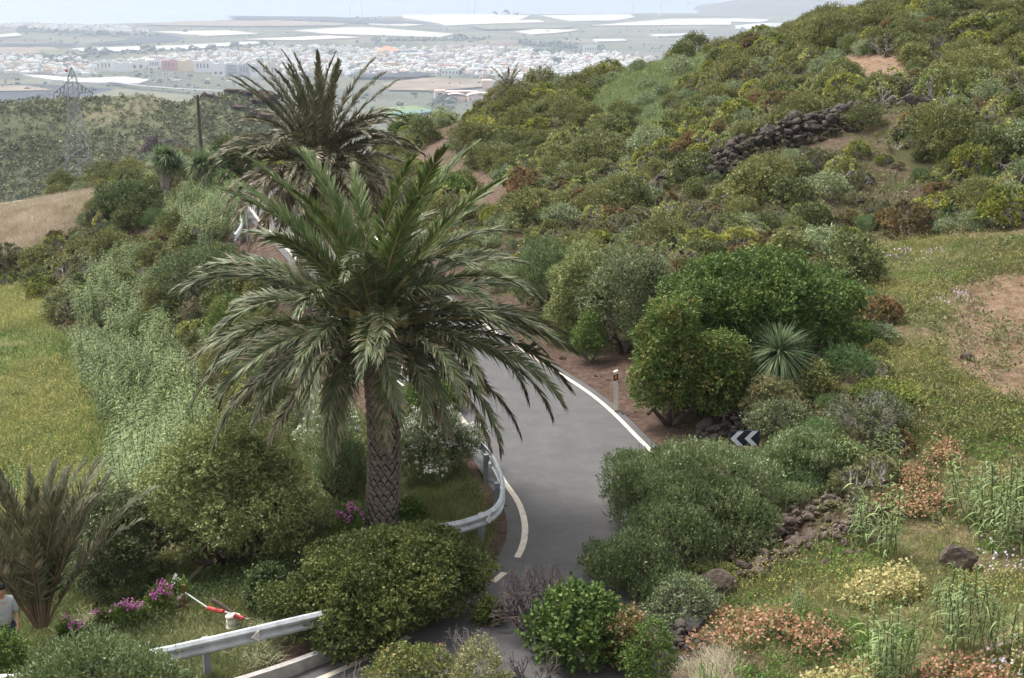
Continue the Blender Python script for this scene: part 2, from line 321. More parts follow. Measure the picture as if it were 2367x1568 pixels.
def road_dist(x, y):
    x = np.asarray(x, float); y = np.asarray(y, float); sh = x.shape; q = np.stack([x.ravel(), y.ravel()], 1); best = np.full(len(q), 1e9); bi = np.zeros(len(q), int)
    sub = np.arange(0, len(CL), 2)
    for k in range(0, len(q), 20000):
        d = np.linalg.norm(q[k:k + 20000, None] - CL[None, sub], axis=2); j = d.argmin(1); best[k:k + 20000] = d[np.arange(len(j)), j] - wid[sub[j]] / 2; bi[k:k + 20000] = sub[j]
    return best.reshape(sh), bi.reshape(sh)     # distance outside the painted edge (negative inside)

# ------------------------------------------------------------ terrain: control points -> thin-plate spline
CP = []
def cpz(x, y, z): CP.append((x, y, z))
def cpy(u, v, Y): p = atY(u, v, Y); CP.append(tuple(p))
for a in [(3.2, 46, .15), (6.2, 36, .25), (0, 56, .2), (8, 38.5, 1.3), (12, 40, 1.9), (4.5, 50, 1.5), (1.5, 60, 1.5), (-4, 70, .7), (-2, 78, .9), (-8, 90, -.4), (9, 34, .9), (6.5, 31, .6), (6.8, 27.5, .55),
          (5.5, 22.5, .7), (3.2, 20.6, .5), (0, 17.5, .1), (-4, 16, 0), (-10, 14, 0), (-12, 22, -.5), (8, 15, 1.6), (0, 10, 2.5), (14, 12, 3), (-12, 9, 1.5), (0, 4, 8), (-30, 12, -2), (24, 8, 6), (35, 20, 3)]: cpz(*a)
for a in [(1180, 230, 100), (2100, 600, 50), (2350, 560, 48), (2350, 850, 38), (2100, 1100, 31), (2350, 1100, 31), (2350, 1500, 22), (1800, 1450, 23), (1800, 1250, 27.5), (1950, 900, 36), (2550, 700, 44),
          (2000, 500, 56), (1700, 590, 50), (1400, 545, 58), (1300, 475, 66), (1130, 440, 72), (1000, 352, 88), (1090, 285, 100), (1040, 315, 95), (1300, 360, 80), (1500, 350, 75), (1480, 165, 98), (1600, 145, 98), (1430, 270, 88),
          (1500, 450, 64), (1800, 370, 62), (2100, 250, 66), (2367, 350, 58), (2000, 145, 80), (2367, 180, 72), (1730, 120, 98), (1860, 95, 97), (2050, 55, 95), (2367, -20, 93), (2700, -80, 88), (2700, 250, 60), (1300, 240, 98), (980, 325, 100), (880, 345, 98),
          (380, 445, 85), (250, 445, 90), (100, 475, 95), (0, 490, 95), (-150, 520, 92), (300, 545, 80), (480, 520, 76), (150, 590, 80), (0, 650, 78), (50, 900, 58), (200, 1050, 50), (150, 1130, 47), (-200, 900, 56), (-200, 1200, 40), (300, 900, 56), (400, 1050, 47),
          (480, 870, 52), (560, 670, 60), (600, 1010, 42), (760, 760, 52), (830, 1230, 30), (500, 1350, 28.5), (100, 1490, 26), (300, 1250, 33), (0, 1370, 30.5), (-200, 1500, 26), (650, 1180, 34), (900, 1050, 37), (700, 560, 68), (430, 700, 64)]: cpy(*a)
sel = [i for i in range(0, len(LL), 9)]
for i in sel:
    for o in (-.3, wid[i] + .3):
        p = LL[i] + norL[i] * o; cpz(p[0], p[1], float(roadz(LL[i][1])))
CP = np.array(CP); CX = CP[:, :2] / 30
def tps(r2): return .5 * r2 * np.log(r2 + 1e-9)
n = len(CP); K = tps(((CX[:, None] - CX[None]) ** 2).sum(2)) + np.eye(n) * 2e-4; Pm = np.hstack([np.ones((n, 1)), CX])
Wt = np.linalg.solve(np.block([[K, Pm], [Pm.T, np.zeros((3, 3))]]), np.concatenate([CP[:, 2], np.zeros(3)]))
def HZ(x, y, detail=True):
    x = np.asarray(x, float); y = np.asarray(y, float); sh = x.shape; x = x.ravel(); y = y.ravel()
    xc = np.clip(x, -48, 52); yc = np.clip(y, 3, 104); out = np.empty(len(x)); Q = np.stack([xc, yc], 1) / 30
    for k in range(0, len(Q), 8000):
        q = Q[k:k + 8000]; out[k:k + 8000] = tps(((q[:, None] - CX[None]) ** 2).sum(2)) @ Wt[:n] + Wt[n] + q @ Wt[n + 1:]
    out -= .62 * np.maximum(y - 106, 0) * smooth((y - 100) / 25); out = np.maximum(out, -110 + .02 * x)
    if detail: out += .16 * fbm(x, y, 3, 4, .35) + .05 * fbm(x, y, 5, 2, 1.7)
    d, bi = road_dist(x, y); rz = roadz(LL[bi][:, 1]); k = smooth((d - .5) / 1.6); verge = rz + .02
    out = np.where(y < 112, verge * (1 - k) + out * k, out)
    out = np.where(d < .22, rz - .12, out)
    return out.reshape(sh)
def G(u, v, near=14, far=130):
    """where the pixel ray meets the ground"""
    a, b_, c = ray(u, v); Y = np.linspace(near, far, 900); X = a / b_ * Y; Z = CAMZ + c / b_ * Y
    h = HZ(X, Y, False); i = np.where(Z <= h)[0]
    if len(i) == 0: i = [len(Y) - 1]
    i = i[0]; return np.array([X[i], Y[i], h[i]])

# ground sheet: grid with growing spacing past the crest
xs = np.concatenate([np.arange(-150, -48, 4), np.arange(-48, 50, .38), np.arange(50, 160, 4)])
ys = np.concatenate([np.arange(2, 112, .38), np.arange(112, 300, 4)])
GX, GY = np.meshgrid(xs, ys); GZ = HZ(GX, GY)
Ug, Vg = proj(GX, GY, GZ)
V = np.stack([GX, GY, GZ], -1).reshape(-1, 3); nx, ny = len(xs), len(ys)
i = np.arange(ny - 1)[:, None] * nx + np.arange(nx - 1)[None]; Fc = np.stack([i, i + 1, i + nx + 1, i + nx], -1).reshape(-1, 4)
gm = MB().add(V, Fc).mesh('ground', [], True)
def polyd(px, py, line):
    line = catmull(line, .5); q = np.stack([px.ravel(), py.ravel()], 1); best = np.full(len(q), 1e9)
    for p in line: best = np.minimum(best, np.hypot(q[:, 0] - p[0], q[:, 1] - p[1]))
    return best.reshape(px.shape)
PATH = [tuple(atY(*a)[:2]) for a in [(1100, 268, 101), (1040, 312, 95), (985, 355, 88), (1040, 385, 82), (1080, 405, 78), (1130, 438, 72), (1150, 470, 68)]]
LFIELD = [(-400, 640), (60, 660), (110, 720), (190, 820), (250, 920), (300, 1020), (270, 1120), (200, 1180), (-400, 1330)]
DRY = [(-400, 470), (100, 455), (262, 436), (215, 480), (130, 560), (90, 600), (-400, 640)]
RFIELD = [(1975, 560), (2150, 540), (3200, 500), (3200, 1900), (1200, 1900), (1330, 1530), (1480, 1490), (1580, 1400), (1600, 1330), (1700, 1330), (1950, 1250), (2060, 1120), (2110, 1050), (2030, 880), (2060, 790), (1990, 690)]
SADDLE = [(1340, 235), (1500, 125), (1660, 110), (1670, 150), (1560, 215), (1560, 290), (1440, 330), (1390, 280)]
BARE = [(1930, 130), (2090, 130), (2120, 200), (1960, 210)]
REDR = [(2190, 660), (2600, 600), (2600, 960), (2300, 930), (2180, 850)]
def zones(x, y, u, v):
    z = {}
    jx = u + 26 * fbm(x, y, 11, 3, .5); jy = v + 22 * fbm(x, y, 12, 3, .5)
    z['path'] = smooth(1.6 - polyd(x, y, PATH) / 1.0 + .8 * fbm(x, y, 2, 3, .9))
    z['green'] = np.maximum(inpoly(jx, jy, LFIELD) * (y > 38), inpoly(jx, jy, SADDLE) * (y > 70)) * 1.0
    z['dry'] = inpoly(jx, jy, DRY) * (y > 60) * 1.0
    z['field'] = inpoly(jx, jy, RFIELD) * (y < 60) * (1.0 - .9 * inpoly(jx, jy, REDR))
    d, _ = road_dist(x, y); z['verge'] = smooth(1.4 - d / 2.2 + .7 * fbm(x, y, 4, 3, .8)) * (y > 20)
    z['red'] = np.maximum(inpoly(jx, jy, BARE) * (y > 60), inpoly(jx, jy, REDR)) * 1.0
    return z
ZN = zones(GX, GY, Ug, Vg)
for k, a in ZN.items():
    at_ = gm.attributes.new(k, 'FLOAT', 'POINT'); at_.data.foreach_set('value', np.asarray(a, np.float32).ravel())
m, nt, b = newmat('soil')
def attr(k):
    a = nt.nodes.new('ShaderNodeAttribute'); a.attribute_name = k; return a.outputs['Fac']
n1 = noise(nt, .5, 6, .65); n2 = noise(nt, 3.5, 6, .7); n3 = noise(nt, 18, 4, .7)
c = ramp(nt, n2, [(.3, (.075, .055, .038)), (.5, (.14, .10, .07)), (.7, (.22, .16, .11))])
c = mixc(nt, ramp(nt, n1, [(.42, gray(0)), (.6, gray(.8))]), c, (.085, .095, .035))
def over(c, key, stops, nz):
    return mixc(nt, attr(key), c, ramp(nt, nz, stops))
c = over(c, 'field', [(.32, (.10, .085, .04)), (.5, (.19, .15, .08)), (.68, (.30, .235, .14))], n2)
c = over(c, 'green', [(.32, (.06, .085, .02)), (.5, (.13, .15, .04)), (.7, (.24, .22, .09))], n2)
c = over(c, 'dry', [(.3, (.34, .285, .19)), (.7, (.50, .44, .32))], n2)
c = over(c, 'red', [(.3, (.17, .10, .065)), (.5, (.29, .19, .125)), (.7, (.38, .28, .20))], n2)
c = over(c, 'verge', [(.3, (.07, .045, .036)), (.5, (.13, .083, .064)), (.7, (.20, .14, .11))], n2)
c = over(c, 'path', [(.3, (.12, .078, .058)), (.7, (.21, .145, .11))], n2)
c = mixc(nt, .5, c, ramp(nt, n3, [(.3, gray(.35)), (.65, gray(1))]), 'MULTIPLY')
nt.links.new(c, b.inputs['Base Color']); b.inputs['Roughness'].default_value = .95; b.inputs['Specular IOR Level'].default_value = .1
mm = nt.nodes.new('ShaderNodeMath'); nt.links.new(n2, mm.inputs[0]); nt.links.new(n3, mm.inputs[1]); bump(nt, b, mm.outputs[0], .9, .12)
gm.materials.append(m); M['soil'] = m
tag(link('ground', gm), kind='structure')

# road surface + painted lines
def ribbon(name, o0, o1, dz, mat, i0=0, i1=None, z_extra=0, kind='structure'):
    i1 = i1 or len(LL); L = LL[i0:i1]; N = norL[i0:i1]; W_ = wid[i0:i1]
    a = o0(W_) if callable(o0) else np.full(len(L), o0); c_ = o1(W_) if callable(o1) else np.full(len(L), o1)
    k = 9 if abs(np.mean(c_ - a)) > 1 else 2; rows = []
    for t in np.linspace(0, 1, k):
        q = L + N * (a * (1 - t) + c_ * t)[:, None]; rows.append(np.column_stack([q, roadz(L[:, 1]) + dz]))
    V = np.stack(rows, 1).reshape(-1, 3); n_ = len(L); i = np.arange(n_ - 1)[:, None] * k + np.arange(k - 1)[None]
    Fc = np.stack([i, i + 1, i + k + 1, i + k], -1).reshape(-1, 4)
    return MB().add(V, Fc).build(name, mat)
tag(ribbon('road', -.40, lambda w_: w_ + .27, .03, M['asphalt']), kind='structure')
cut = [j for j in range(len(LL)) if 27.1 < LL[j][1] < 27.7 and LL[j][0] > -1.6] or [len(LL) - 40]
for (p0, p1) in ((0, cut[0]), (cut[0] + 1, cut[0] + 3), (cut[0] + 4, cut[0] + 7), (cut[0] + 8, len(LL))):
    tag(ribbon('road_marking', -.07, .07, .034, M['paint'], p0, p1), kind='structure')
tag(ribbon('road_marking', lambda w_: w_ - .065, lambda w_: w_ + .065, .034, M['paint'], 0, [j for j in range(len(LL)) if LL[j][1] < 30.5][0]), kind='structure')
# far side lettering on the tarmac is only a worn white smear: a short worn bar
# ------------------------------------------------------------ plain, sea, far hills
ZP = -240.0
def pz(u, v, z=ZP): p = atZ(u, v, z); return p
m, nt, b = newmat('farmland')
tc = nt.nodes.new('ShaderNodeTexCoord'); mp = nt.nodes.new('ShaderNodeMapping'); mp.inputs['Scale'].default_value = (1, .45, 1); nt.links.new(tc.outputs['Object'], mp.inputs[0])
vo = nt.nodes.new('ShaderNodeTexVoronoi'); vo.inputs['Scale'].default_value = .006; nt.links.new(mp.outputs[0], vo.inputs['Vector'])
sx = nt.nodes.new('ShaderNodeSeparateColor'); nt.links.new(vo.outputs['Color'], sx.inputs[0])
c = ramp(nt, sx.outputs[0], [(0, (.07, .075, .055)), (.3, (.11, .12, .07)), (.55, (.14, .14, .09)), (.75, (.20, .165, .12)), (.9, (.09, .09, .085)), (1, (.17, .19, .10))])
c = mixc(nt, .65, c, ramp(nt, noise(nt, .0035, 8, .68), [(.34, (.05, .06, .05)), (.5, (.12, .125, .085)), (.64, (.21, .19, .14))]))
c = mixc(nt, .5, c, ramp(nt, noise(nt, .05, 4, .7), [(.35, gray(.35)), (.6, gray(1))]), 'MULTIPLY')
nt.links.new(c, b.inputs['Base Color']); b.inputs['Roughness'].default_value = 1; b.inputs['Specular IOR Level'].default_value = 0; M['farmland'] = m
coast = [pz(*a)[:2] for a in [(-900, 62), (-200, 56), (0, 53), (180, 56), (300, 53), (420, 49), (520, 45), (640, 43), (760, 40), (900, 37), (1040, 34), (1200, 32), (1350, 31), (1500, 29), (1640, 30), (1800, 27), (2400, 24), (3200, 24)]]
cx = np.array([p[0] for p in coast]); cy = np.array([p[1] for p in coast])
kx = np.linspace(0, len(coast) - 1, 240); cxx = np.interp(kx, range(len(cx)), cx); cyy = np.interp(kx, range(len(cx)), cy) + 90 * fbm(kx, kx * 0, 9, 3, .8)
rows = []
for t in np.linspace(0, 1, 40) ** 1.5:
    y = 420 + (cyy - 420) * t; rows.append(np.column_stack([cxx * y / cyy * (1 + .0) - 0 * t, y, ZP + 0 * y - 2 * (t > .99)]))
V = np.stack(rows).reshape(-1, 3); nx_ = 240; i = np.arange(39)[:, None] * nx_ + np.arange(nx_ - 1)[None]
tag(MB().add(V, np.stack([i, i + 1, i + nx_ + 1, i + nx_], -1).reshape(-1, 4)).build('plain', M['farmland']), kind='structure')
m, nt, b = newmat('sea'); c = ramp(nt, noise(nt, .0012, 5, .6), [(.35, (.06, .10, .14)), (.65, (.085, .13, .17))]); nt.links.new(c, b.inputs['Base Color']); b.inputs['Roughness'].default_value = .35
bump(nt, b, noise(nt, .03, 4, .7), .3, 1.0); M['sea'] = m
tag(MB().add([[-28000, 300, ZP - 1.5], [28000, 300, ZP - 1.5], [28000, 34000, ZP - 1.5], [-28000, 34000, ZP - 1.5]], [[0, 1, 2, 3]]).build('sea', m), kind='structure')

def sheet(us, prof, rows, zf, name, mat, seed, amp, fr):
    """hill face: us pixel columns, prof crest v; rows = list of (distance, fraction of crest height)"""
    out = []
    for (D, f, back) in rows:
        r = []
        for u, vc in zip(us, prof):
            pc = atY(u, vc, D0); z = zf + (pc[2] - zf) * f; x = (u - CU) / F * (D * .968 + 12); r.append((x, D, z))
        out.append(r)
    V = np.array(out); V[..., 2] += amp * fbm(V[..., 0], V[..., 1], seed, 4, fr) * np.array([min(1, (1 - abs(f - .99) * 0) * (1 if f < .97 else .15)) for _, f, _ in rows])[:, None]
    n_, k = V.shape[:2]; i = np.arange(n_ - 1)[:, None] * k + np.arange(k - 1)[None]
    return MB().add(V.reshape(-1, 3), np.stack([i, i + 1, i + k + 1, i + k], -1).reshape(-1, 4)).build(name, mat, smoothf=True), V
# middle ridge with scrub
m, nt, b = newmat('ridge_soil'); c = ramp(nt, noise(nt, .03, 6, .65), [(.36, (.08, .09, .055)), (.5, (.12, .13, .075)), (.66, (.19, .165, .11))])
c = mixc(nt, .5, c, ramp(nt, noise(nt, .5, 4, .7), [(.35, gray(.4)), (.6, gray(1))]), 'MULTIPLY'); nt.links.new(c, b.inputs['Base Color']); b.inputs['Roughness'].default_value = 1; b.inputs['Specular IOR Level'].default_value = 0
D0 = 450.0
us = np.linspace(-1400, 1150, 190)
prof = np.interp(us, [-1400, -500, 0, 60, 120, 170, 230, 300, 345, 390, 425, 450, 475, 500, 530, 560, 590, 630, 680, 740, 820, 1150], [330, 262, 239, 234, 229, 231, 227, 222, 221, 232, 238, 234, 224, 222, 216, 212, 214, 228, 258, 300, 380, 640])
rws = [(300, -.1, 0)] + [(330 + 120 * t, 1 - (1 - t) ** 1.15, 0) for t in np.linspace(0, 1, 60)] + [(470, .9, 0), (510, .45, 0), (600, -1.2, 0), (760, -3.6, 0)]
hill, HV = sheet(us, prof, rws, -86, 'hill', m, 21, 5, .03); tag(hill, kind='structure')
def hill_point(u, v):
    a, b_, c_ = ray(u, v); best = None
    j = np.argmin(np.abs(us - u)); col_ = HV[:61, j]
    uu, vv = proj(col_[:, 0], col_[:, 1], col_[:, 2]); k = np.argmin(np.abs(vv - v)); return col_[k]
# ridge scrub: nobody could count it
g = np.random.default_rng(5); mb = MB(); N = 26000
rr = g.integers(4, 61, N * 2); jj = g.integers(0, len(us) - 1, N * 2); f1, f2 = g.random(N * 2), g.random(N * 2)
P = HV[rr, jj] * ((1 - f1) * (1 - f2))[:, None] + HV[rr, jj + 1] * (f1 * (1 - f2))[:, None] + HV[rr + 1, jj] * ((1 - f1) * f2)[:, None] + HV[rr + 1, jj + 1] * (f1 * f2)[:, None]
keep = (us[jj] < 900) & (us[jj] > -500); bare = fbm(P[:, 0], P[:, 1], 31, 3, .03) > .32; keep &= ~(bare & (g.random(len(P)) < .6)); P = P[keep][:N]; N = len(P)
sz = g.lognormal(-.8, .4, N); V0, F0 = ICO[0]; V0 = V0 * [1, 1, .75]
V1, F1 = ICO[1]
jit = 1 + g.normal(size=(N, len(V1), 1)) * .22
nl_ = 16; dn = nrm(g.normal(size=(N, nl_, 3)) + [0, 0, .35]); dn[..., 2] = np.abs(dn[..., 2])
Pq = (P[:, None] + dn * sz[:, None, None] * g.uniform(.5, 1, (N, nl_, 1))).reshape(-1, 3)
mix_ = g.random(N); mi = np.where(mix_ < .68, 0, np.where(mix_ < .88, 1, 2))
hs_ = leafmat('scrub_far', [(0, (.06, .075, .04)), (.6, (.105, .115, .06)), (1, (.15, .155, .08))], trans=.05, clump=.05)
hs2 = leafmat('scrub_far_light', [(0, (.16, .18, .06)), (1, (.28, .29, .10))], trans=.05, clump=.05); hs3 = leafmat('scrub_far_grey', [(0, (.10, .11, .08)), (1, (.17, .17, .13))], trans=.05, clump=.05)
for q in range(3):
    kq = np.repeat(mi, nl_) == q; mb.leaves(Pq[kq], dn.reshape(-1, 3)[kq] + g.normal(size=(kq.sum(), 3)) * .5, np.repeat(sz, nl_)[kq] * .8, np.repeat(sz, nl_)[kq] * .6, q, g=g)
tag(mb.build('hillside_scrub', [hs_, hs2, hs3]), 'low grey-green scrub bushes dotted over the middle ridge', 'scrub', kind='stuff')
# headland far right
D0 = 9500.0
us2 = np.linspace(1590, 3200, 80); pr2 = np.interp(us2, [1590, 1640, 1690, 1740, 1800, 1900, 2100, 2500, 3200], [27, 12, 2, -4, -12, -24, -36, -30, 10])
mh, nt, b = newmat('headland'); c = ramp(nt, noise(nt, .004, 6, .7), [(.35, (.04, .038, .035)), (.65, (.09, .075, .06))]); nt.links.new(c, b.inputs['Base Color']); b.inputs['Roughness'].default_value = 1
hd, _ = sheet(us2, pr2, [(8300 + 1200 * t, t ** .8, 0) for t in np.linspace(0, 1, 16)] + [(10500, .5, 0), (11500, -.1, 0)], ZP - 3, 'headland', mh, 41, 30, .002); tag(hd, kind='structure')

# fields on the plain (flat ground patches) and plastic greenhouses
def polymesh(name, pts, z0, h, mat, label=None, cat=None, kind=None, group=None):
    P = [pz(*p)[:2] for p in pts]; n_ = len(P)
    if h == 0:
        V = [(x, y, z0) for x, y in P]; return tag(MB().add(V, [list(range(n_))]).build(name, mat), label, cat, group, kind)
    V = [(x, y, z0) for x, y in P] + [(x, y, z0 + h) for x, y in P] ; mb = MB(); mb.add(V, [[i, (i + 1) % n_, n_ + (i + 1) % n_, n_ + i] for i in range(n_)])
    mb.F.setdefault(n_, []).append((np.array([[n_ + i for i in range(n_)]]), 0))
    return tag(mb.build(name, mat), label, cat, group, kind)
fm = {k: plain('field_' + k, c_, 1, .25, .012, spec=0) for k, c_ in dict(dark=(.055, .06, .068), tan=(.20, .165, .125), green=(.13, .17, .08), olive=(.13, .13, .085), teal=(.11, .18, .16)).items()}
for k, (key, pts) in enumerate([('dark', [(-200, 196), (90, 195), (200, 202), (300, 209), (400, 221), (300, 232), (150, 234), (-200, 240)]), ('dark', [(-200, 103), (180, 101), (175, 107), (-200, 110)]), ('dark', [(375, 78), (425, 90), (400, 98), (240, 106), (200, 103), (300, 92)]),
        ('tan', [(-100, 112), (120, 110), (140, 118), (70, 127), (-100, 130)]), ('tan', [(-100, 201), (60, 201), (130, 212), (-100, 216)]), ('tan', [(880, 196), (980, 184), (1120, 188), (1140, 202), (1010, 214), (900, 212)]), ('green', [(860, 256), (960, 249), (1010, 262), (900, 276)]), ('teal', [(905, 266), (990, 258), (1000, 264), (930, 272)]),
        ('olive', [(150, 240), (270, 212), (330, 214), (480, 232), (420, 250), (150, 262)]), ('olive', [(90, 120), (180, 118), (200, 128), (110, 132)]), ('tan', [(330, 60), (420, 52), (640, 50), (800, 56), (790, 62), (560, 64), (400, 62)]), ('dark', [(800, 172), (900, 168), (1010, 176), (960, 184), (820, 186)]), ('olive', [(1080, 62), (1330, 62), (1300, 69), (1120, 72)]), ('dark', [(520, 40), (760, 42), (1000, 56), (900, 60), (760, 52), (560, 48)])]):
    polymesh('field', pts, ZP + 1.2 + .5 * k, 0, fm[key], kind='structure')
gw = plain('greenhouse_white', (.38, .38, .37), .8, .3, .02, spec=.1); gc = plain('greenhouse_cream', (.37, .34, .28), .8, .3, .02, spec=.1); gp = plain('greenhouse_pinkish', (.50, .42, .36), .7, .1, .03)
GH = [(gw, [(150, 121), (172, 115), (420, 108), (590, 99), (604, 103), (440, 117), (300, 120), (150, 127)], 'long white greenhouse roof stretching behind the white warehouses'),
      (gc, [(350, 76), (530, 73), (602, 81), (480, 86), (420, 81)], 'white greenhouse between the coastal village and the main town'), (gc, [(680, 73), (800, 66), (860, 66), (1050, 81), (1016, 89), (757, 81)], 'broad cream greenhouse directly behind the middle of town'),
      (gw, [(925, 37), (1080, 35), (1225, 38), (1200, 48), (1110, 58), (1030, 62), (1012, 55), (935, 44)], 'large white greenhouse near the shore below the tallest wind turbine'), (gw, [(1250, 38), (1455, 35), (1468, 42), (1420, 50), (1320, 51)], 'white greenhouse near the shore left of the paired wind turbines'),
      (gc, [(1365, 62), (1480, 52), (1550, 46), (1690, 45), (1690, 60), (1500, 61)], 'cream greenhouse reaching behind the right hillside'), (gc, [(1190, 76), (1240, 70), (1340, 72), (1300, 78), (1232, 83)], 'small cream greenhouse alone in the fields right of the town centre'),
      (gw, [(55, 178), (110, 180), (235, 190), (200, 195), (120, 190)], 'narrow white greenhouse left of the lattice pylon top'), (gw, [(145, 188), (290, 183), (345, 190), (320, 199), (230, 197), (150, 194)], 'white greenhouse just beyond the lattice pylon top'),
      (gp, [(560, 95), (760, 86), (830, 90), (700, 96)], 'dull greenhouse between two bright ones behind the town'), (gw, [(1690, 45), (1780, 48), (1760, 54), (1690, 53)], 'white greenhouse below the headland'), (gw, [(1700, 62), (1775, 56), (1830, 58), (1790, 70), (1700, 70)], 'white greenhouse nearest the right hill crest'),
      (gp, [(1080, 52), (1240, 49), (1260, 54), (1120, 58)], 'pale greenhouse between the two large shore greenhouses'), (gw, [(1370, 95), (1440, 94), (1450, 98), (1380, 100)], 'tiny white greenhouse right of the town trees'), (gw, [(1500, 84), (1620, 80), (1640, 84), (1520, 88)], 'thin white greenhouse strip above the right end of town'),
      (gw, [(1590, 100), (1690, 98), (1680, 104), (1590, 105)], 'thin white greenhouse strip beside the right hill crest'), (gc, [(860, 55), (980, 60), (940, 64), (850, 60)], 'thin cream greenhouse strip behind the broad cream one'), (gw, [(0, 84), (40, 80), (52, 86), (0, 90)], 'small white greenhouse at the left edge of the photo')]
for k, (mt, pts, lab) in enumerate(GH): polymesh('greenhouse', pts, ZP + .3, 4.5 + .12 * k, mt, lab, 'greenhouse', group='plastic greenhouses on the coastal plain')

# ------------------------------------------------------------ town
wallc = dict(white=(.64, .64, .62), cream=(.58, .52, .43), pink=(.50, .36, .30), ochre=(.42, .31, .20), grey=(.32, .33, .34))
WM = {k: plain('wall_' + k, c_, .9, .06, .05) for k, c_ in wallc.items()}; glass = plain('window_dark', (.07, .085, .10), .3, .2, .1); tile = plain('roof_tile', (.45, .20, .12), .9, .15, .2)
def house_mb(kind, w_, d_, h_, s=None):
    s = s or MB(); s.box((0, 0, h_ / 2), (w_, d_, h_)); s.box((w_ * .2, d_ * .1, h_ + 1.3), (w_ * .32, d_ * .4, 2.6))
    s.box((0, -d_ / 2 + .2, h_ + .5), (w_, .4, 1.0)); s.box((-w_ * .62, d_ * .1, h_ * .3), (w_ * .3, d_ * .7, h_ * .6))
    for fl in range(max(1, int(h_ / 3))):
        for wx in range(3): s.box((w_ * (-.3 + .3 * wx), -d_ / 2 - .05, 1.8 + 3 * fl), (w_ * .12, .2, 1.4), mi=1)
    return s
HM = {}
for k in wallc:
    for j, (a_, b_, c_) in enumerate([(13, 11, 6.5), (19, 12, 9.5), (10, 12, 4.5), (26, 14, 7), (12, 11, 12.5)]): HM[k, j] = house_mb(0, a_, b_, c_).mesh('house', [WM[k], glass])
g = np.random.default_rng(12)
def sample(poly, n_):
    xs_ = [p[0] for p in poly]; ys_ = [p[1] for p in poly]; out = []
    while len(out) < n_:
        x, y = g.uniform(min(xs_), max(xs_)), g.uniform(min(ys_), max(ys_))
        if inpoly(np.array([x]), np.array([y]), poly)[0]: out.append((x, y))
    return out
TOWN = [(225, 152), (330, 136), (480, 122), (640, 109), (760, 110), (900, 118), (1100, 108), (1180, 113), (1330, 131), (1450, 124), (1520, 140), (1420, 192), (1300, 210), (1190, 205), (1130, 184), (1000, 172), (880, 178), (640, 176), (430, 166), (330, 150)]
WEST = [(-60, 128), (160, 133), (235, 150), (225, 178), (60, 174), (-60, 160)]; VILL = [(-80, 54), (180, 58), (300, 62), (345, 76), (300, 77), (200, 71), (60, 68), (-80, 68)]
pts = [(u, v, 'main') for u, v in sample(TOWN, 2500)] + [(u, v, 'west') for u, v in sample(WEST, 300)] + [(u, v, 'village') for u, v in sample(VILL, 500)]
big = []    # keep clear of the large front buildings
pts = [p for p in pts if not (225 < p[0] < 650 and p[1] > 150)] 
pts.sort(key=lambda p: -p[1]); stuff_mb = {k: MB() for k in wallc}
cw = ['white'] * 13 + ['cream'] * 4 + ['pink'] * 2 + ['ochre'] + ['grey'] * 2
def where(u, v):
    if v < 80: return 'in the coastal village at far left'
    if u < 225: return 'in the scattered quarter left of the white warehouses'
    if u < 620: return 'in the town behind the warehouse row'
    if u < 860: return 'in the town beyond the tall palm crown'
    if u < 1110: return 'in the town between the tall palm and the small crest palm'
    if u < 1230: return 'in the town right behind the small crest palm'
    return 'at the right end of town above the hill crest'
near300 = 0
szn = ['two-storey flat-roofed house', 'three-storey apartment house', 'single-storey house', 'long low building', 'narrow four-storey block']
for (u, v, zone) in pts:
    p = pz(u, v); k = cw[g.integers(len(cw))]; j = g.choice(5, p=[.36, .2, .2, .12, .12]); rz = g.choice([0.15, .15 + math.pi / 2, -.3]) + g.normal() * .06; s_ = g.uniform(.75, 1.2)
    if near300 < 285:
        near300 += 1
        o = link('house', HM[k, j], None, (p[0], p[1], ZP), (0, 0, rz), (s_, s_, s_))
        tag(o, f'{k} {szn[j]} {where(u, v)}', 'house', f'{k} {szn[j]}s {where(u, v)}')
    else:
        a_, b_, c_ = [(13, 11, 6.5), (19, 12, 9.5), (10, 12, 4.5), (26, 14, 7), (12, 11, 12.5)][j]; s2 = stuff_mb[k]
        s2.box((p[0], p[1], ZP + c_ * s_ / 2), (a_ * s_, b_ * s_, c_ * s_), rz); s2.box((p[0] + 1.5, p[1], ZP + c_ * s_ + 1.2), (a_ * .35, b_ * .4, 2.4), rz)
mb = MB(); mats_ = []
for n_, (k, s2) in enumerate(stuff_mb.items()):
    for V in [np.concatenate(s2.V)]:
        base = mb.n; mb.V.append(V); mb.n += len(V)
        for kk, L_ in s2.F.items():
            for Fc, mi_ in L_: mb.F.setdefault(kk, []).append((Fc + base, n_))
    mats_.append(WM[k])
tag(mb.build('distant_houses', mats_), 'mass of pale houses farther back in the town and coastal village', 'houses', kind='stuff')
# large front buildings: (u0, u1, vtop, vbase, colour, label, windows)
BIG = [(229, 262, 141, 166, 'white', 'plain white block at the left end of the warehouse row', 3), (266, 300, 146, 168, 'white', 'white warehouse stepping down beside the left end block', 0), (300, 337, 140, 160, 'white', 'white hall with dark arched openings in the warehouse row', 2),
       (342, 372, 140, 160, 'white', 'tall white block left of the red warehouse', 4), (374, 410, 141, 163, 'red', 'dull red warehouse in the row at the edge of town', 3), (411, 447, 142, 166, 'tan', 'tan yellow warehouse right of the red one', 0),
       (448, 490, 142, 168, 'white', 'white block right of the tan warehouse', 4), (490, 520, 148, 178, 'white', 'white block above a grey base near the striped building', 2), (521, 550, 146, 176, 'striped', 'white building with dark horizontal stripes', 7), (551, 578, 150, 178, 'grey', 'grey block right of the striped building', 3),
       (579, 600, 148, 180, 'white', 'tall white block left of the beige end block', 5), (601, 640, 150, 180, 'beige', 'beige block at the right end of the warehouse row', 3)]
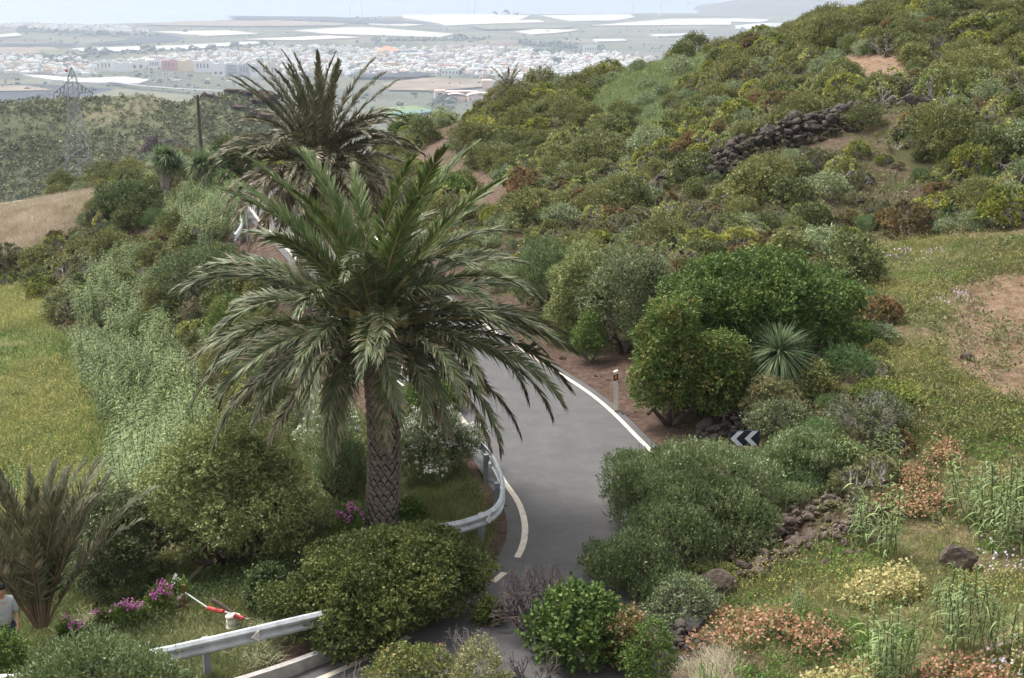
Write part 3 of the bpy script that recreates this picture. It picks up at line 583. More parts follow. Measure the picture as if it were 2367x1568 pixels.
WM['red'] = plain('wall_red', (.46, .17, .16), .9, .06, .05); WM['tan'] = plain('wall_tan', (.60, .46, .29), .9, .06, .05); WM['striped'] = WM['white']; WM['beige'] = plain('wall_beige', (.58, .50, .42), .9, .06, .05)
for (u0, u1, vt, vb, ck, lab, nw) in BIG:
    p = pz((u0 + u1) / 2, vb); dd = depth(p[1], p[2]); wd = (u1 - u0) / F * dd * .98; hh = atY((u0 + u1) / 2, vt, p[1])[2] - ZP
    e = empty('warehouse', (p[0], p[1], ZP), 0, lab, 'building', 'row of large buildings at the front of the town')
    s = MB().box((0, 17, hh / 2), (wd, 34, hh)); s.box((0, .4, hh + .6), (wd, .8, 1.2)); s.build('wall', WM[ck], e)
    MB().box((wd * .15, 20, hh + 1.6), (wd * .4, 10, 3.2)).build('roof', WM['grey'], e)
    for q in range(nw):
        if ck == 'striped': MB().box((0, -.2, hh * (.16 + .78 * q / nw)), (wd * .9, .5, hh * .055)).build('window', glass, e)
        elif nw == 2: MB().tube([(wd * (-.2 + .4 * q), -.4, hh * .3), (wd * (-.2 + .4 * q), .2, hh * .3)], wd * .12, 12).build('window', glass, e)
        else: MB().box((wd * (-.38 + .76 * (q + .5) / nw), -.2, hh * .6), (wd * .09, .5, hh * .4)).build('window', glass, e)
for (u0, u1, vt, vb, ck, lab) in [(1135, 1180, 150, 158, 'ochre', 'long ochre building in the town left of the small crest palm'), (870, 925, 148, 158, 'ochre', 'orange-roofed ochre building beyond the tall palm'), (970, 1060, 153, 162, 'pink', 'long dark red building in front of the town centre'),
        (1020, 1060, 160, 176, 'white', 'large white apartment building left of the small crest palm'), (880, 905, 165, 178, 'cream', 'cream apartment block at the front edge beside the tall palm'), (1090, 1140, 164, 174, 'ochre', 'low ochre hall just left of the small crest palm'),
        (1350, 1380, 105, 122, 'white', 'tall white tower block alone at the right of town'), (1270, 1330, 170, 182, 'grey', 'grey hall at the front right of town'), (1050, 1115, 103, 112, 'cream', 'flat cream sports hall at the back of town'), (1125, 1190, 104, 114, 'pink', 'pink building at the back of town beside the sports hall'), (928, 1000, 118, 126, 'grey', 'wide grey metal hall in mid town')]:
    p = pz((u0 + u1) / 2, vb); dd = depth(p[1], p[2]); wd = (u1 - u0) / F * dd; hh = atY(u0, vt, p[1])[2] - ZP
    e = empty('town_building', (p[0], p[1], ZP), 0, lab, 'building', 'larger buildings inside the town')
    MB().box((0, 11, hh / 2), (wd, 22, hh)).box((0, .3, hh + .5), (wd, .6, 1)).build('wall', WM[ck], e); MB().box((wd * .1, 12, hh + 1.1), (wd * .5, 10, 2.2)).build('roof', tile if ck in ('ochre', 'pink') else WM['grey'], e)
    for q in range(5): MB().box((wd * (-.4 + .2 * q), -.15, hh * .5), (wd * .07, .4, hh * .35)).build('window', glass, e)
# orange pyramid roof market hall
p = pz(893, 126); e = empty('market_hall', (p[0], p[1], ZP), 0, 'hall with a wide orange hipped roof behind the town centre', 'building')
MB().box((0, 20, 5), (62, 40, 10)).build('wall', WM['cream'], e)
MB().add([(-36, -4, 10), (36, -4, 10), (36, 44, 10), (-36, 44, 10), (-6, 20, 24), (6, 20, 24)], [[0, 1, 5, 4], [2, 3, 4, 5]]).add([(-36, -4, 10), (36, -4, 10), (36, 44, 10), (-36, 44, 10), (-6, 20, 24), (6, 20, 24)], [[1, 2, 5], [3, 0, 4]]).build('roof', plain('orange_roof', (.55, .24, .12), .9, .1, .2), e)
# pink school complex at the valley mouth
p = pz(1068, 236); e = empty('school_building', (p[0], p[1], ZP), .12, 'pinkish school complex with arched roofs below the small crest palm', 'building')
wp = plain('wall_salmon', (.62, .46, .38), .9, .05, .05); rp = plain('roof_salmon', (.66, .50, .44), .9, .06, .1)
MB().box((-42, 20, 11), (22, 18, 22)).box((0, 45, 8), (70, 16, 16)).box((36, 0, 6), (50, 26, 12)).box((-12, 18, 5), (40, 26, 10)).build('wall', wp, e)
for q, (cx_, cy_, w_, hb) in enumerate([(36, 0, 50, 12), (-12, 18, 38, 10), (0, 45, 70, 16)]):
    th = np.linspace(0, math.pi, 9); V = []
    for yy_ in (-14, 14):
        for t in th: V.append((cx_ + w_ * .53 * math.cos(t), cy_ + yy_, hb + .2 + (6 if q < 2 else 2) * math.sin(t)))
    MB().add(V, [[k, k + 1, k + 10, k + 9] for k in range(8)]).build('roof', rp, e)
for q in range(6): MB().box((16 + 8 * q, -13.2, 6), (3, .5, 3)).build('window', glass, e)
for q in range(2): MB().box((-42, 10.8, 7 + 8 * q), (10, .5, 4)).build('window', glass, e)
p = pz(1100, 205); e = empty('chapel', (p[0] + 25, p[1], ZP), 0, 'small square tower building behind the school complex', 'building'); MB().box((0, 0, 9), (22, 18, 18)).build('wall', wp, e); MB().box((0, 0, 19), (24, 20, 2), taper=.3).build('roof', rp, e)
# far trees: stuff
mb = MB(); g = np.random.default_rng(8); TP = []
for (a_, b_, n_) in [((150, 128), (300, 121), 40), ((300, 121), (520, 114), 70), ((520, 114), (640, 106), 40), ((0, 136), (220, 134), 50), ((860, 94), (1120, 92), 90), ((600, 47), (880, 44), 40), ((40, 72), (220, 80), 120), ((200, 80), (370, 84), 50), ((1200, 100), (1330, 112), 110), ((1130, 30), (1200, 33), 20), ((1220, 116), (1300, 122), 40), ((1240, 140), (1290, 146), 30), ((700, 122), (780, 126), 26), ((1000, 235), (1060, 238), 18), ((1000, 170), (1110, 174), 40), ((1380, 112), (1400, 118), 14), ((100, 148), (230, 152), 40)]:
    for _ in range(n_): t = g.random(); TP.append((a_[0] + (b_[0] - a_[0]) * t, a_[1] + (b_[1] - a_[1]) * t + g.normal() * 2))
for _ in range(1500):
    v = g.uniform(60, 300); TP.append((g.uniform(-300, 1900), v))
TPw = np.array([pz(*a) for a in TP]); Nn = len(TPw); sz = g.lognormal(1.35, .38, Nn) * np.where(np.arange(Nn) < Nn - 1500, 1.35, .8)
V = V1[None] * (1 + g.normal(size=(Nn, len(V1), 1)) * .22) * sz[:, None, None] * np.array([1.1, 1.1, .9]) + TPw[:, None] + np.stack([0 * sz, 0 * sz, sz * .5], 1)[:, None]
mb.add(V, (np.arange(Nn)[:, None, None] * len(V1) + F1[None]).reshape(-1, 3))
tag(mb.build('distant_trees', leafmat('tree_far', [(0, (.03, .045, .03)), (1, (.08, .10, .05))], trans=.02, clump=.01)), 'dark trees scattered over the plain and through the town', 'trees', kind='stuff')
# highway with lamps and cars
hw = [pz(*a) for a in [(250, 196), (320, 207), (356, 210), (420, 215), (500, 219), (640, 226), (760, 232)]]
hw = np.array([(p[0], p[1]) for p in hw]); hw = catmull(hw, 30); T = nrm(np.gradient(hw, axis=0)); Nn = np.stack([-T[:, 1], T[:, 0]], 1)
V = np.stack([np.column_stack([hw - Nn * 7, np.full(len(hw), ZP + 9)]), np.column_stack([hw + Nn * 7, np.full(len(hw), ZP + 9)])], 1).reshape(-1, 3); i = np.arange(len(hw) - 1) * 2
tag(MB().add(V, np.stack([i, i + 1, i + 3, i + 2], -1)).build('highway', plain('far_asphalt', (.25, .25, .25), .9, .05, .01)), kind='structure')
lamp_m = plain('lamp_metal', (.62, .64, .66), .5, .05, .1)
lmesh = MB().tube([(0, 0, 0), (0, 0, 15.5)], [.42, .25], 5).mesh('pole', lamp_m); hmesh = MB().box((0, 0, 15.6), (4.4, .5, .4)).box((-2, 0, 15.4), (1, .7, .4)).box((2, 0, 15.4), (1, .7, .4)).mesh('lamp_head', lamp_m)
for (x, y) in [(295, 570), (477, 577), (540, 590), (710, 597), (805, 610), (980, 610), (1107, 612), (1322, 560), (1442, 575), (1650, 625), (308, 430), (388, 400), (400, 475), (470, 435), (500, 470), (537, 440), (155, 400), (230, 430), (560, 445), (590, 440)]:
    u, v = (x / 4.734 + 300) * .9468, (y / 4.734 + 100) * .9468; p = pz(u, v, ZP + 2)
    far = v < 195; o = empty('street_lamp', (p[0], p[1], ZP), .4, ('tall pale street lamp on the car park below the warehouses' if far else 'tall pale double street lamp along the highway beyond the ridge'), 'street lamp', 'street lamps on the car park' if far else 'street lamps along the highway')
    link('pole', lmesh, o); link('lamp_head', hmesh, o)
cm = MB().box((0, 0, .75), (4.6, 1.9, .9)).box((.2, 0, 1.5), (2.6, 1.7, .7), taper=.2).mesh('car', plain('car_white', (.75, .75, .76), .4, .03, 1))
for (x, y) in [(230, 485), (370, 478), (40, 495), (590, 465), (640, 462), (665, 455), (720, 600), (990, 450), (970, 455), (1215, 470), (1240, 468), (560, 448), (610, 455)]:
    u, v = (x / 4.734 + 300) * .9468, (y / 4.734 + 100) * .9468; p = pz(u, v); o = link('parked_car', cm, None, (p[0], p[1], ZP + .2), (0, 0, g.uniform(-.3, .3)), (1.6, 1.6, 1.6)); tag(o, 'small white vehicle near the highway beyond the ridge', 'car', 'white vehicles near the highway beyond the ridge')
# wind turbines
tw = plain('turbine_white', (.72, .73, .75), .5, .03, .01)
for (u, v, H, rr_, lab, rot) in [(808, 37, 80, 34, 'faint wind turbine left of the pair at the shore', .3), (837, 41, 72, 30, 'wind turbine whose rotor hub shows at the top edge, above the tall palm', 1.2), (1082, 32, 90, 36, 'thin wind turbine just left of the tallest tower', .1), (1096, 33, 120, 40, 'thickest white wind turbine tower at the shore', .8), (1463, 34, 100, 38, 'wind turbine tower above the right-hand greenhouses', .5), (1525, 38, 100, 38, 'wind turbine tower nearest the headland', .9)]:
    p = pz(u, v); e = empty('wind_turbine', (p[0], p[1], ZP), 0, lab, 'wind turbine', 'wind turbines along the shore'); k_ = 1.7 if H == 120 else 1
    MB().tube([(0, 0, 0), (0, 0, H)], [3.0 * k_, 1.8 * k_], 8).build('tower', tw, e); MB().box((0, 1, H + 1.5), (4, 12, 4)).build('nacelle', tw, e); MB().tube([(0, -8, H + 1.5), (0, -5, H + 1.5)], [.8, 2], 8).build('hub', tw, e)
    for q in range(3):
        a_ = rot + q * 2.094; d_ = np.array([math.sin(a_), 0, math.cos(a_)]); MB().tube([np.array([0, -6.5, H + 1.5]) + d_ * s_ for s_ in (1, 8, rr_)], [1.0, 1.5, .3], 4).build('blade', tw, e)

# lattice pylon on the ridge
pm = plain('pylon_metal', (.20, .21, .22), .6, .1, 1, metal=.3)
pb = hill_point(185, 432); topz = atY(175, 156, pb[1])[2]; Hh = topz - pb[2]
e = empty('electricity_pylon', tuple(pb), .15, 'grey lattice electricity pylon standing on the middle ridge', 'pylon')
def hw_(t): return np.interp(t, [0, .55, .62, .78, .9, 1], [4.2, 1.9, 1.55, 1.5, 1.3, .12])
A, B = [], []
lv = [0, .13, .25, .35, .44, .52, .59, .64, .70, .76, .82, .88, .94, 1]
cor = lambda t, k: np.array([hw_(t) * (1, 1, -1, -1)[k], hw_(t) * (1, -1, -1, 1)[k], t * Hh])
for t0, t1 in zip(lv, lv[1:]):
    for k in range(4):
        A.append(cor(t0, k)); B.append(cor(t1, k)); A.append(cor(t0, k)); B.append(cor(t1, (k + 1) % 4)); A.append(cor(t0, (k + 1) % 4)); B.append(cor(t1, k)); A.append(cor(t1, k)); B.append(cor(t1, (k + 1) % 4))
MB().segs(A, B, .052, .052, 4).segs([(0, 0, 0)], [(0, 0, Hh)], .09, .07, 4).build('lattice_tower', pm, e)
for s_ in (-1, 1):
    A, B = [], []; tip = np.array([s_ * 5.2, 0, .795 * Hh]); root = [np.array([s_ * 1.5, y_, z_ * Hh]) for y_ in (-1.5, 1.5) for z_ in (.79, .87)]
    for r_ in root:
        A.append(r_); B.append(tip)
    for t in (.25, .5, .75):
        q = [r_ + (tip - r_) * t for r_ in root]; A += [q[0], q[1], q[2], q[0]]; B += [q[1], q[3], q[3], q[2]]
    MB().segs(A, B, .1, .1, 4).build('cross_arm', pm, e); MB().tube([tip, tip - np.array([0, 0, 2.4])], .12, 5).build('insulator', pm, e)
MB().rock((-1.4, 0, Hh * .975), (1.2, 1.2, 1.2), 3, rough=.02).build('warning_ball', M['red_plastic'], e, smoothf=True)
# rock outcrops on the ridge
def outcrop(name, pts, lab, mat, seed):
    pts3 = [hill_point(u, v) for u, v, *_ in pts]; b0 = np.mean(pts3, 0); mb = MB()
    for q, ((u, v, sx_, sz_), p) in enumerate(zip(pts, pts3)): mb.rock(p - b0 + np.array([0, 0, sz_ * .25]), (sx_, sx_ * .7, sz_), seed + q, rough=.35)
    return tag(mb.build(name, mat, loc=tuple(b0)), lab, 'rock')
outcrop('rock_outcrop', [(345, 348, 5, 5.5), (360, 345, 6, 6), (380, 347, 6, 6), (400, 350, 6, 5.5), (420, 355, 6, 5), (435, 362, 5, 4)], 'dark purple rock face with rusty top behind the dragon trees', M['cliff'], 60)
outcrop('rock_outcrop', [(478, 226, 3, 2.6), (488, 228, 4, 2), (500, 229, 3, 1.5)], 'small dark rock knob on the ridge skyline', M['cliff'], 70)
outcrop('rock_outcrop', [(545, 216, 6, 2), (565, 216, 7, 2.4), (585, 220, 8, 3), (605, 226, 8, 4), (622, 236, 8, 4), (600, 244, 6, 3), (580, 262, 8, 2.5), (610, 275, 8, 3), (560, 252, 6, 2)], 'dark rocky crest on the ridge beside the tall palm', M['cliff'], 80)
# ------------------------------------------------------------ haze: the air over the whole scene
def add_haze():
    m = bpy.data.materials.new('haze'); m.use_nodes = True; nt = m.node_tree; nt.nodes.remove(nt.nodes['Principled BSDF'])
    pv = nt.nodes.new('ShaderNodeVolumePrincipled'); pv.inputs['Color'].default_value = (.63, .71, .83, 1); pv.inputs['Density'].default_value = HAZE; pv.inputs['Anisotropy'].default_value = .1
    nt.links.new(pv.outputs[0], nt.nodes['Material Output'].inputs['Volume'])
    X0, X1, Y0, Y1, Z0, Z1 = -29000, 29000, -400, 35000, ZP - 2.7, 40
    mb = MB().box(((X0 + X1) / 2, (Y0 + Y1) / 2, (Z0 + Z1) / 2), (X1 - X0, Y1 - Y0, Z1 - Z0)); tag(mb.build('haze', m), 'pale blue-white sea haze over the plain', 'haze', kind='stuff')
HAZE = 1.12e-4
add_haze()

# ------------------------------------------------------------ plants: builders
def lobes(w_, d_, h_, k, g, low=.0):
    """big lobes on a dome, each carrying smaller ones, with gaps between"""
    C = [(0, 0, .42), (g.normal() * .04, 0, .66)]; Rr = [.34, .24]; nb = max(5, k // 3)
    for _ in range(nb):
        a = g.uniform(0, 6.283); e = math.asin(g.uniform(-.1, .95)); rr = g.uniform(.45, .66); c = np.array([math.cos(a) * math.cos(e) * rr / 2 * 1.05, math.sin(a) * math.cos(e) * rr / 2 * 1.05, .21 + .46 * math.sin(e) * g.uniform(.85, 1.08)])
        R0 = g.uniform(.14, .22); C.append(c); Rr.append(R0)
        for _ in range(max(3, k // 4)):
            dd = g.normal(size=3); dd[2] = abs(dd[2]) * .9 - .15; dd /= np.linalg.norm(dd); C.append(c + dd * R0 * g.uniform(.8, 1.35)); Rr.append(R0 * g.uniform(.26, .52))
    C = np.array(C) * [w_, d_, h_]; Rr = np.array(Rr)[:, None] * np.array([w_, d_, (min(w_, h_ * 1.3) + h_) / 2]); return C, Rr
def bush(w_, d_, h_, n, L, W, style='out', k=16, seed=0, mb=None, spr=7, flowers=0, ground=.02, fm_=1, lowl=0.0):
    """leaf sprigs spread over overlapping lobes"""
    g = np.random.default_rng(seed); C, Rr = lobes(w_, d_, h_, k, g, lowl); mb = mb or MB(); ns0 = max(8, int(n / spr * 1.25)); ns = ns0 * 3
    area = (Rr[:, 0] * Rr[:, 2]) ** .9; li = g.choice(len(C), ns, p=area / area.sum()); D = nrm(g.normal(size=(ns, 3)) + np.array([0, 0, .25]))
    rad = np.where(g.random(ns) < .86, 1 + g.normal(size=ns) * .10, g.uniform(.5, 1, ns)); P = C[li] + D * Rr[li] * rad[:, None]
    q = np.zeros(ns)
    for j in range(len(C)):
        t = (np.linalg.norm((P - C[j]) / Rr[j], axis=1) < .72) & (li != j); q += t
    P_ok = (q < 1) | (g.random(ns) < .12); P_ok &= P[:, 2] > ground; P = P[P_ok][:ns0]; D = D[P_ok][:ns0]; ns = len(P)
    tp = np.percentile(P[:, 2], 99.3); P = P * np.array([w_ / 2 / np.percentile(np.abs(P[:, 0]), 99), d_ / 2 / np.percentile(np.abs(P[:, 1]), 99), max(.2, h_ - L * (2.4 if style == 'up' else 1.4)) / tp])
    if style == 'up': ax = nrm(D * .55 + np.array([0, 0, 1.1]) + g.normal(size=(ns, 3)) * .22); sl_ = L * 2.6
    elif style == 'soft': ax = nrm(D * .8 + np.array([0, 0, .5]) + g.normal(size=(ns, 3)) * .4); sl_ = L * 1.5
    else: ax = nrm(D + np.array([0, 0, .35]) + g.normal(size=(ns, 3)) * .5); sl_ = L * 2.0
    s_ = g.uniform(0, 1, (ns, spr)); LP_ = P[:, None] + ax[:, None] * (s_ * sl_)[..., None] + g.normal(size=(ns, spr, 3)) * L * .22
    lat = g.normal(size=(ns, spr, 3)); Dl = nrm(ax[:, None] * (1.0 if style == 'up' else .55) + lat * (.42 if style == 'up' else .62))
    Q = LP_.reshape(-1, 3); Dl = Dl.reshape(-1, 3); LL_ = L * g.uniform(.65, 1.25, len(Q))
    mi = 0
    mb.leaves(Q, Dl, LL_, W * g.uniform(.7, 1.2, len(Q)), mi, up=np.array([0, 0, .8]), g=g)
    if flowers:
        top = D[:, 2] > .1; Pt = P[top] + ax[top] * sl_; j = g.choice(len(Pt), min(len(Pt), flowers)); Pf = Pt[j][:, None] + g.normal(size=(len(j), 4, 3)) * L * .3; Pf = Pf.reshape(-1, 3)
        mb.leaves(Pf, g.normal(size=Pf.shape) + [0, 0, .6], L * .75, W * 1.5, fm_, g=g)
    return mb
def stems(mb, w_, h_, n, lvl, seed, r0, mi, dome=True, ends=None, z0=0, spread=1.0):
    """forking stems from the foot to a dome; returns tip points and directions"""
    g = np.random.default_rng(seed); A, B, ra, rb, tips, td = [], [], [], [], [], []
    fr = []
    for _ in range(n):
        a = g.uniform(0, 6.283); d_ = np.array([math.cos(a) * g.uniform(.25, 1.2) * spread, math.sin(a) * g.uniform(.25, 1.2) * spread, 1]); fr.append((np.array([math.cos(a), math.sin(a), 0]) * .08 * w_ + [0, 0, z0], d_ / np.linalg.norm(d_), r0))
    step0 = h_ / (lvl + 1) * 1.25
    for l in range(lvl + 1):
        nf = []
        for (p, d_, r) in fr:
            q = p + d_ * step0 * g.uniform(.7, 1.15) * (.92 ** l)
            e = math.sqrt((q[0] / (w_ / 2)) ** 2 + (q[1] / (w_ / 2)) ** 2 + (q[2] / h_) ** 2)
            if e > 1: q = q / e * g.uniform(.93, 1.03)
            A.append(p); B.append(q); ra.append(r); rb.append(r * .8)
            if l == lvl or e > 1: tips.append(q); td.append(nrm((q - p) + q * .3)); continue
            for _ in range(g.choice([2, 2, 3])):
                nd = d_ + g.normal(size=3) * .48 + np.array([q[0] / w_, q[1] / w_, .12]); nf.append((q, nd / np.linalg.norm(nd), r * .74))
        fr = nf
    mb.segs(A, B, np.array(ra), np.array(rb), 4, mi); return np.array(tips), np.array(td)
def spurge(w_, h_, seed, n=6, lvl=4, rl=.13, nl=9, lw=.035, mb=None, leafmi=0, stemmi=1):
    """candelabra shrub: bare forking stems, a rosette of narrow leaves at every tip"""
    mb = mb or MB(); g = np.random.default_rng(seed); T, D = stems(mb, w_, h_ * .94, n, lvl, seed, .03 * (h_ / 1.0), stemmi)
    N = len(T); lat = g.normal(size=(N, nl, 3)); Dl = nrm(D[:, None] * .75 + nrm(lat) * .8 + np.array([0, 0, .15])); P = np.repeat(T, nl, 0) - np.repeat(D, nl, 0) * rl * .2 * g.random((N * nl, 1))
    mb.leaves(P, Dl.reshape(-1, 3), rl * g.uniform(.7, 1.2, N * nl), lw, leafmi, g=g); return mb
def place(u, v, Y=None):
    if Y is None: return G(u, v)
    x = atY(u, v, Y)[0]; return np.array([x, Y, float(HZ(x, Y, True))])
BUSHES = []
def bigbush(name, u0, u1, vt, vb, mat, label, cat='bush', style='out', n=9000, L=.07, W=.03, Y=None, dm=1.0, k=16, trunk=True, group=None, flowers=0, fmat=None, seed=None, lowl=0.0, spr=7, twigs=True, zoff=0):
    uc = (u0 + u1) / 2; p = place(uc, vb, Y)
    dd = depth(p[1], p[2]); w_ = (u1 - u0) / F * dd
    if Y is None: p[1] += w_ * .22; p[0] = p[0] * (p[1] / (p[1] - w_ * .22)); p[2] = float(HZ(p[0], p[1]))
    w_ = (u1 - u0) / F * depth(p[1], p[2]); A_ = (atY(uc, vt, p[1])[2] - p[2]) * .95; sn = (CAMZ - p[2] - 1) / math.hypot(CAMZ - p[2] - 1, p[1]); h_ = max(.3, math.sqrt(max(A_ ** 2 - (w_ * dm / 2 * sn) ** 2, (.5 * A_) ** 2)) / math.sqrt(1 - sn ** 2))
    seed = seed or int(uc * 7 + vt); e = empty(name, tuple(p), 0, label, cat, group)
    mb = bush(w_ * 1.0, w_ * dm, h_, n, L, W, style, k, seed, flowers=flowers, lowl=lowl, spr=spr); mats = [mat] + ([fmat] if fmat else [])
    mb.build('crown' if trunk else 'foliage', mats, e, loc=(0, 0, zoff))
    tb = MB(); stems(tb, w_ * .8, h_ * .85, 4, 4, seed + 1, .045 * max(w_, 1) ** .7, 0)
    if zoff: tb.tube([(0, 0, -.1), (0, 0, zoff + .3)], [.09 * w_ ** .5, .07 * w_ ** .5], 7)
    tb.build('trunk' if trunk else 'stems', M['trunk'] if trunk else M['twig'], e, loc=(0, 0, 0))
    BUSHES.append((p[0], p[1], w_ / 2)); return e

# the large individual bushes and trees
bigbush('olive_tree', 318, 745, 968, 1395, M['leaf_olive'], 'large rounded yellow-olive leafed tree left of the big palm trunk', 'tree', n=60000, L=.075, W=.042, k=34, Y=29.8)
bigbush('dark_bush', 645, 1128, 1222, 1600, M['leaf_front'], 'huge dark green bush at the bottom in front of the big palm trunk', n=70000, L=.07, W=.042, k=36, Y=25.2)
bigbush('olive_bush', 50, 425, 1480, 1680, M['leaf_willow'], 'bright green bush at the bottom left in front of the guardrail', style='up', n=30000, L=.075, W=.028, k=22, Y=20.9)
bigbush('dark_tree', 165, 385, 1135, 1430, M['leaf_grey'], 'dark grey-green tree between the small palm and the olive tree', 'tree', n=26000, L=.08, W=.04, k=20, Y=29.5)
bigbush('silver_bush', 905, 1105, 940, 1165, M['leaf_silver'], 'silvery white-flecked bush right of the big palm trunk', style='up', n=24000, L=.07, W=.026, k=18, Y=33.2, flowers=900, fmat=M['flower_white'])
bigbush('silver_bush', 725, 855, 985, 1175, M['leaf_silver'], 'pale silvery-green bush just left of the big palm trunk', style='up', n=18000, L=.07, W=.026, k=16, Y=32.8)
bigbush('silver_bush', 690, 850, 900, 1040, M['leaf_silver'], 'soft grey-green bush behind the left side of the big palm trunk', style='up', n=13000, L=.07, W=.026, k=14, Y=36.5, flowers=300, fmat=M['flower_white'])
bigbush('leafy_bush', 930, 1060, 860, 990, M['leaf_bright'], 'leafy green bush at the road edge behind the hanging fronds of the big palm', n=9000, L=.08, W=.04, k=14, Y=38)
bigbush('willow_bush', 1395, 1845, 1022, 1290, M['leaf_willow'], 'largest rounded grey-green bush at the right edge of the road bend', style='up', n=62000, L=.07, W=.024, k=34, Y=29.4, dm=.8)
bigbush('willow_bush', 1455, 1665, 1165, 1330, M['leaf_willow'], 'front lobe-like green bush below the largest rounded bush', style='up', n=20000, L=.065, W=.024, k=16, Y=27.6)
bigbush('willow_bush', 1355, 1600, 1230, 1430, M['leaf_willow'], 'dark green bush at the road edge behind the broad-leaved bush', style='up', n=24000, L=.065, W=.024, k=18, Y=26.6)
bigbush('willow_bush', 1570, 1790, 1120, 1300, M['leaf_willow'], 'lower right lobe of green bush just behind the big brown boulder', style='up', n=18000, L=.065, W=.024, k=16, Y=28.4)
bigbush('willow_bush', 1745, 1945, 995, 1215, M['leaf_willow'], 'bright green upright bush right of the chevron sign', style='up', n=24000, L=.075, W=.026, k=18, Y=31.2, dm=.8)
bigbush('broadleaf_bush', 1215, 1455, 1362, 1520, M['leaf_broad'], 'fresh green broad-leaved bush at the bottom centre beside the dead bush', n=9000, L=.085, W=.075, k=18, Y=23.7, trunk=False)
bigbush('broadleaf_bush', 1395, 1510, 1415, 1530, M['leaf_spurge_red'], 'yellowish and reddish small bush touching the right of the broad-leaved bush', n=3500, L=.07, W=.045, k=10, Y=23.2, trunk=False)
bigbush('dark_tree', 1460, 1635, 690, 1005, M['leaf_broad'], 'left dark green tree overhanging the road verge by the white post', 'tree', n=40000, L=.10, W=.042, k=26, Y=36.9)
bigbush('dark_tree', 1545, 1985, 580, 960, M['leaf_broad'], 'widest dark green tree above the chevron sign', 'tree', n=80000, L=.11, W=.05, k=42, Y=39.2, dm=.75)
bigbush('dark_tree', 1585, 1740, 765, 990, M['leaf_broad'], 'low dark green tree in front of the widest tree, left of the spiky rosette plant', 'tree', n=22000, L=.10, W=.042, k=20, Y=36.6)
bigbush('grey_tree', 1335, 1545, 568, 815, M['leaf_grey'], 'grey-green rounded tree above the road verge', 'tree', n=26000, L=.09, W=.04, k=20, Y=44)
bigbush('olive_bush', 1268, 1425, 558, 780, M['leaf_olive'], 'yellow-green rounded bush above the cutting, left of the grey-green tree', n=22000, L=.09, W=.04, k=20, Y=45.5)
bigbush('olive_bush', 1185, 1352, 543, 730, M['leaf_willow'], 'pale green bush at the top of the red road cutting', style='up', n=20000, L=.09, W=.03, k=18, Y=49)
bigbush('small_bush', 1328, 1400, 715, 800, M['leaf_bright'], 'small pale green bush at the foot of the yellow-green one', n=4500, L=.08, W=.034, k=10, Y=43.2, trunk=False)
bigbush('small_bush', 1960, 2110, 880, 1010, M['leaf_spurge'], 'yellow-green shrub right of the spiky rosette plant', n=7000, L=.08, W=.035, k=14, Y=35.5, trunk=False)
bigbush('small_bush', 1850, 2030, 752, 860, M['leaf_bright'], 'bright green mounded shrub directly right of the spiky rosette plant', n=16000, L=.075, W=.034, k=16, Y=40, trunk=False)
bigbush('small_bush', 1720, 1850, 865, 1000, M['leaf_spurge_dull'], 'olive shrub with reddish tips in front of the spiky rosette plant', n=11000, L=.07, W=.032, k=14, Y=36, trunk=False)
bigbush('small_bush', 1725, 1880, 925, 1020, M['leaf_grey'], 'dull dark shrub just above the chevron sign', n=9000, L=.07, W=.03, k=14, Y=34.8, trunk=False)
bigbush('round_tree', 478, 588, 312, 440, M['leaf_dark'], 'round dark tree right of the telegraph pole by the far bend', 'tree', n=22000, L=.16, W=.07, k=18, Y=88)
bigbush('green_bush', 480, 555, 395, 470, M['leaf_bright'], 'green bush beside the white post at the far bend', n=9000, L=.13, W=.05, k=14, Y=84)
bigbush('leafy_bush', 965, 1085, 395, 520, M['leaf_bright'], 'bright green bush below the dirt path right of the tall palm', n=22000, L=.12, W=.055, k=20, Y=71)
bigbush('green_bush', 905, 990, 262, 330, M['leaf_broad'], 'green bush on the crest left of the dirt path', n=12000, L=.14, W=.06, k=14, Y=99)
bigbush('green_bush', 960, 1080, 245, 300, M['leaf_olive'], 'olive bush on the crest at the top of the dirt path', n=12000, L=.14, W=.05, k=14, Y=103)
bigbush('round_bush', 478, 568, 680, 760, M['leaf_broad'], 'domed green shrub left of the fronds below the roadside guardrail', n=9000, L=.09, W=.035, k=14, Y=52, trunk=False)
bigbush('round_bush', 330, 400, 650, 720, M['leaf_broom'], 'dark soft shrub on the left slope beside the upper cane bed', n=9000, L=.09, W=.035, k=14, Y=62, trunk=False)
bigbush('scrub_bush', 345, 600, 560, 690, M['leaf_dark'], 'dark brownish-green bush mass below the far guardrail', n=26000, L=.10, W=.04, k=24, Y=62, trunk=False)
bigbush('scrub_bush', 230, 380, 415, 520, M['leaf_dark'], 'dark bush on the left mound in front of the dragon trees', n=16000, L=.13, W=.05, k=18, Y=83, trunk=False)
bigbush('scrub_bush', 640, 800, 905, 985, M['leaf_grey'], 'grey shrub on the slope under the left fronds of the big palm', n=9000, L=.08, W=.03, k=14, Y=40, trunk=False)
bigbush('green_bush', 930, 975, 1155, 1225, M['leaf_broad'], 'small bright green bush with a white flower right of the big palm trunk', n=2600, L=.09, W=.07, k=8, Y=29.9, trunk=False, flowers=2, fmat=M['flower_white'])
bigbush('green_bush', 570, 690, 1310, 1440, M['leaf_dark'], 'dark green undergrowth bush between the olive tree and the guardrail', n=12000, L=.08, W=.035, k=14, Y=26.2, trunk=False)
bigbush('grey_bush', 850, 1060, 1500, 1640, M['leaf_front'], 'dull green low bush at the bottom edge below the huge dark bush', n=6000, L=.07, W=.03, k=14, Y=21.8, trunk=False)
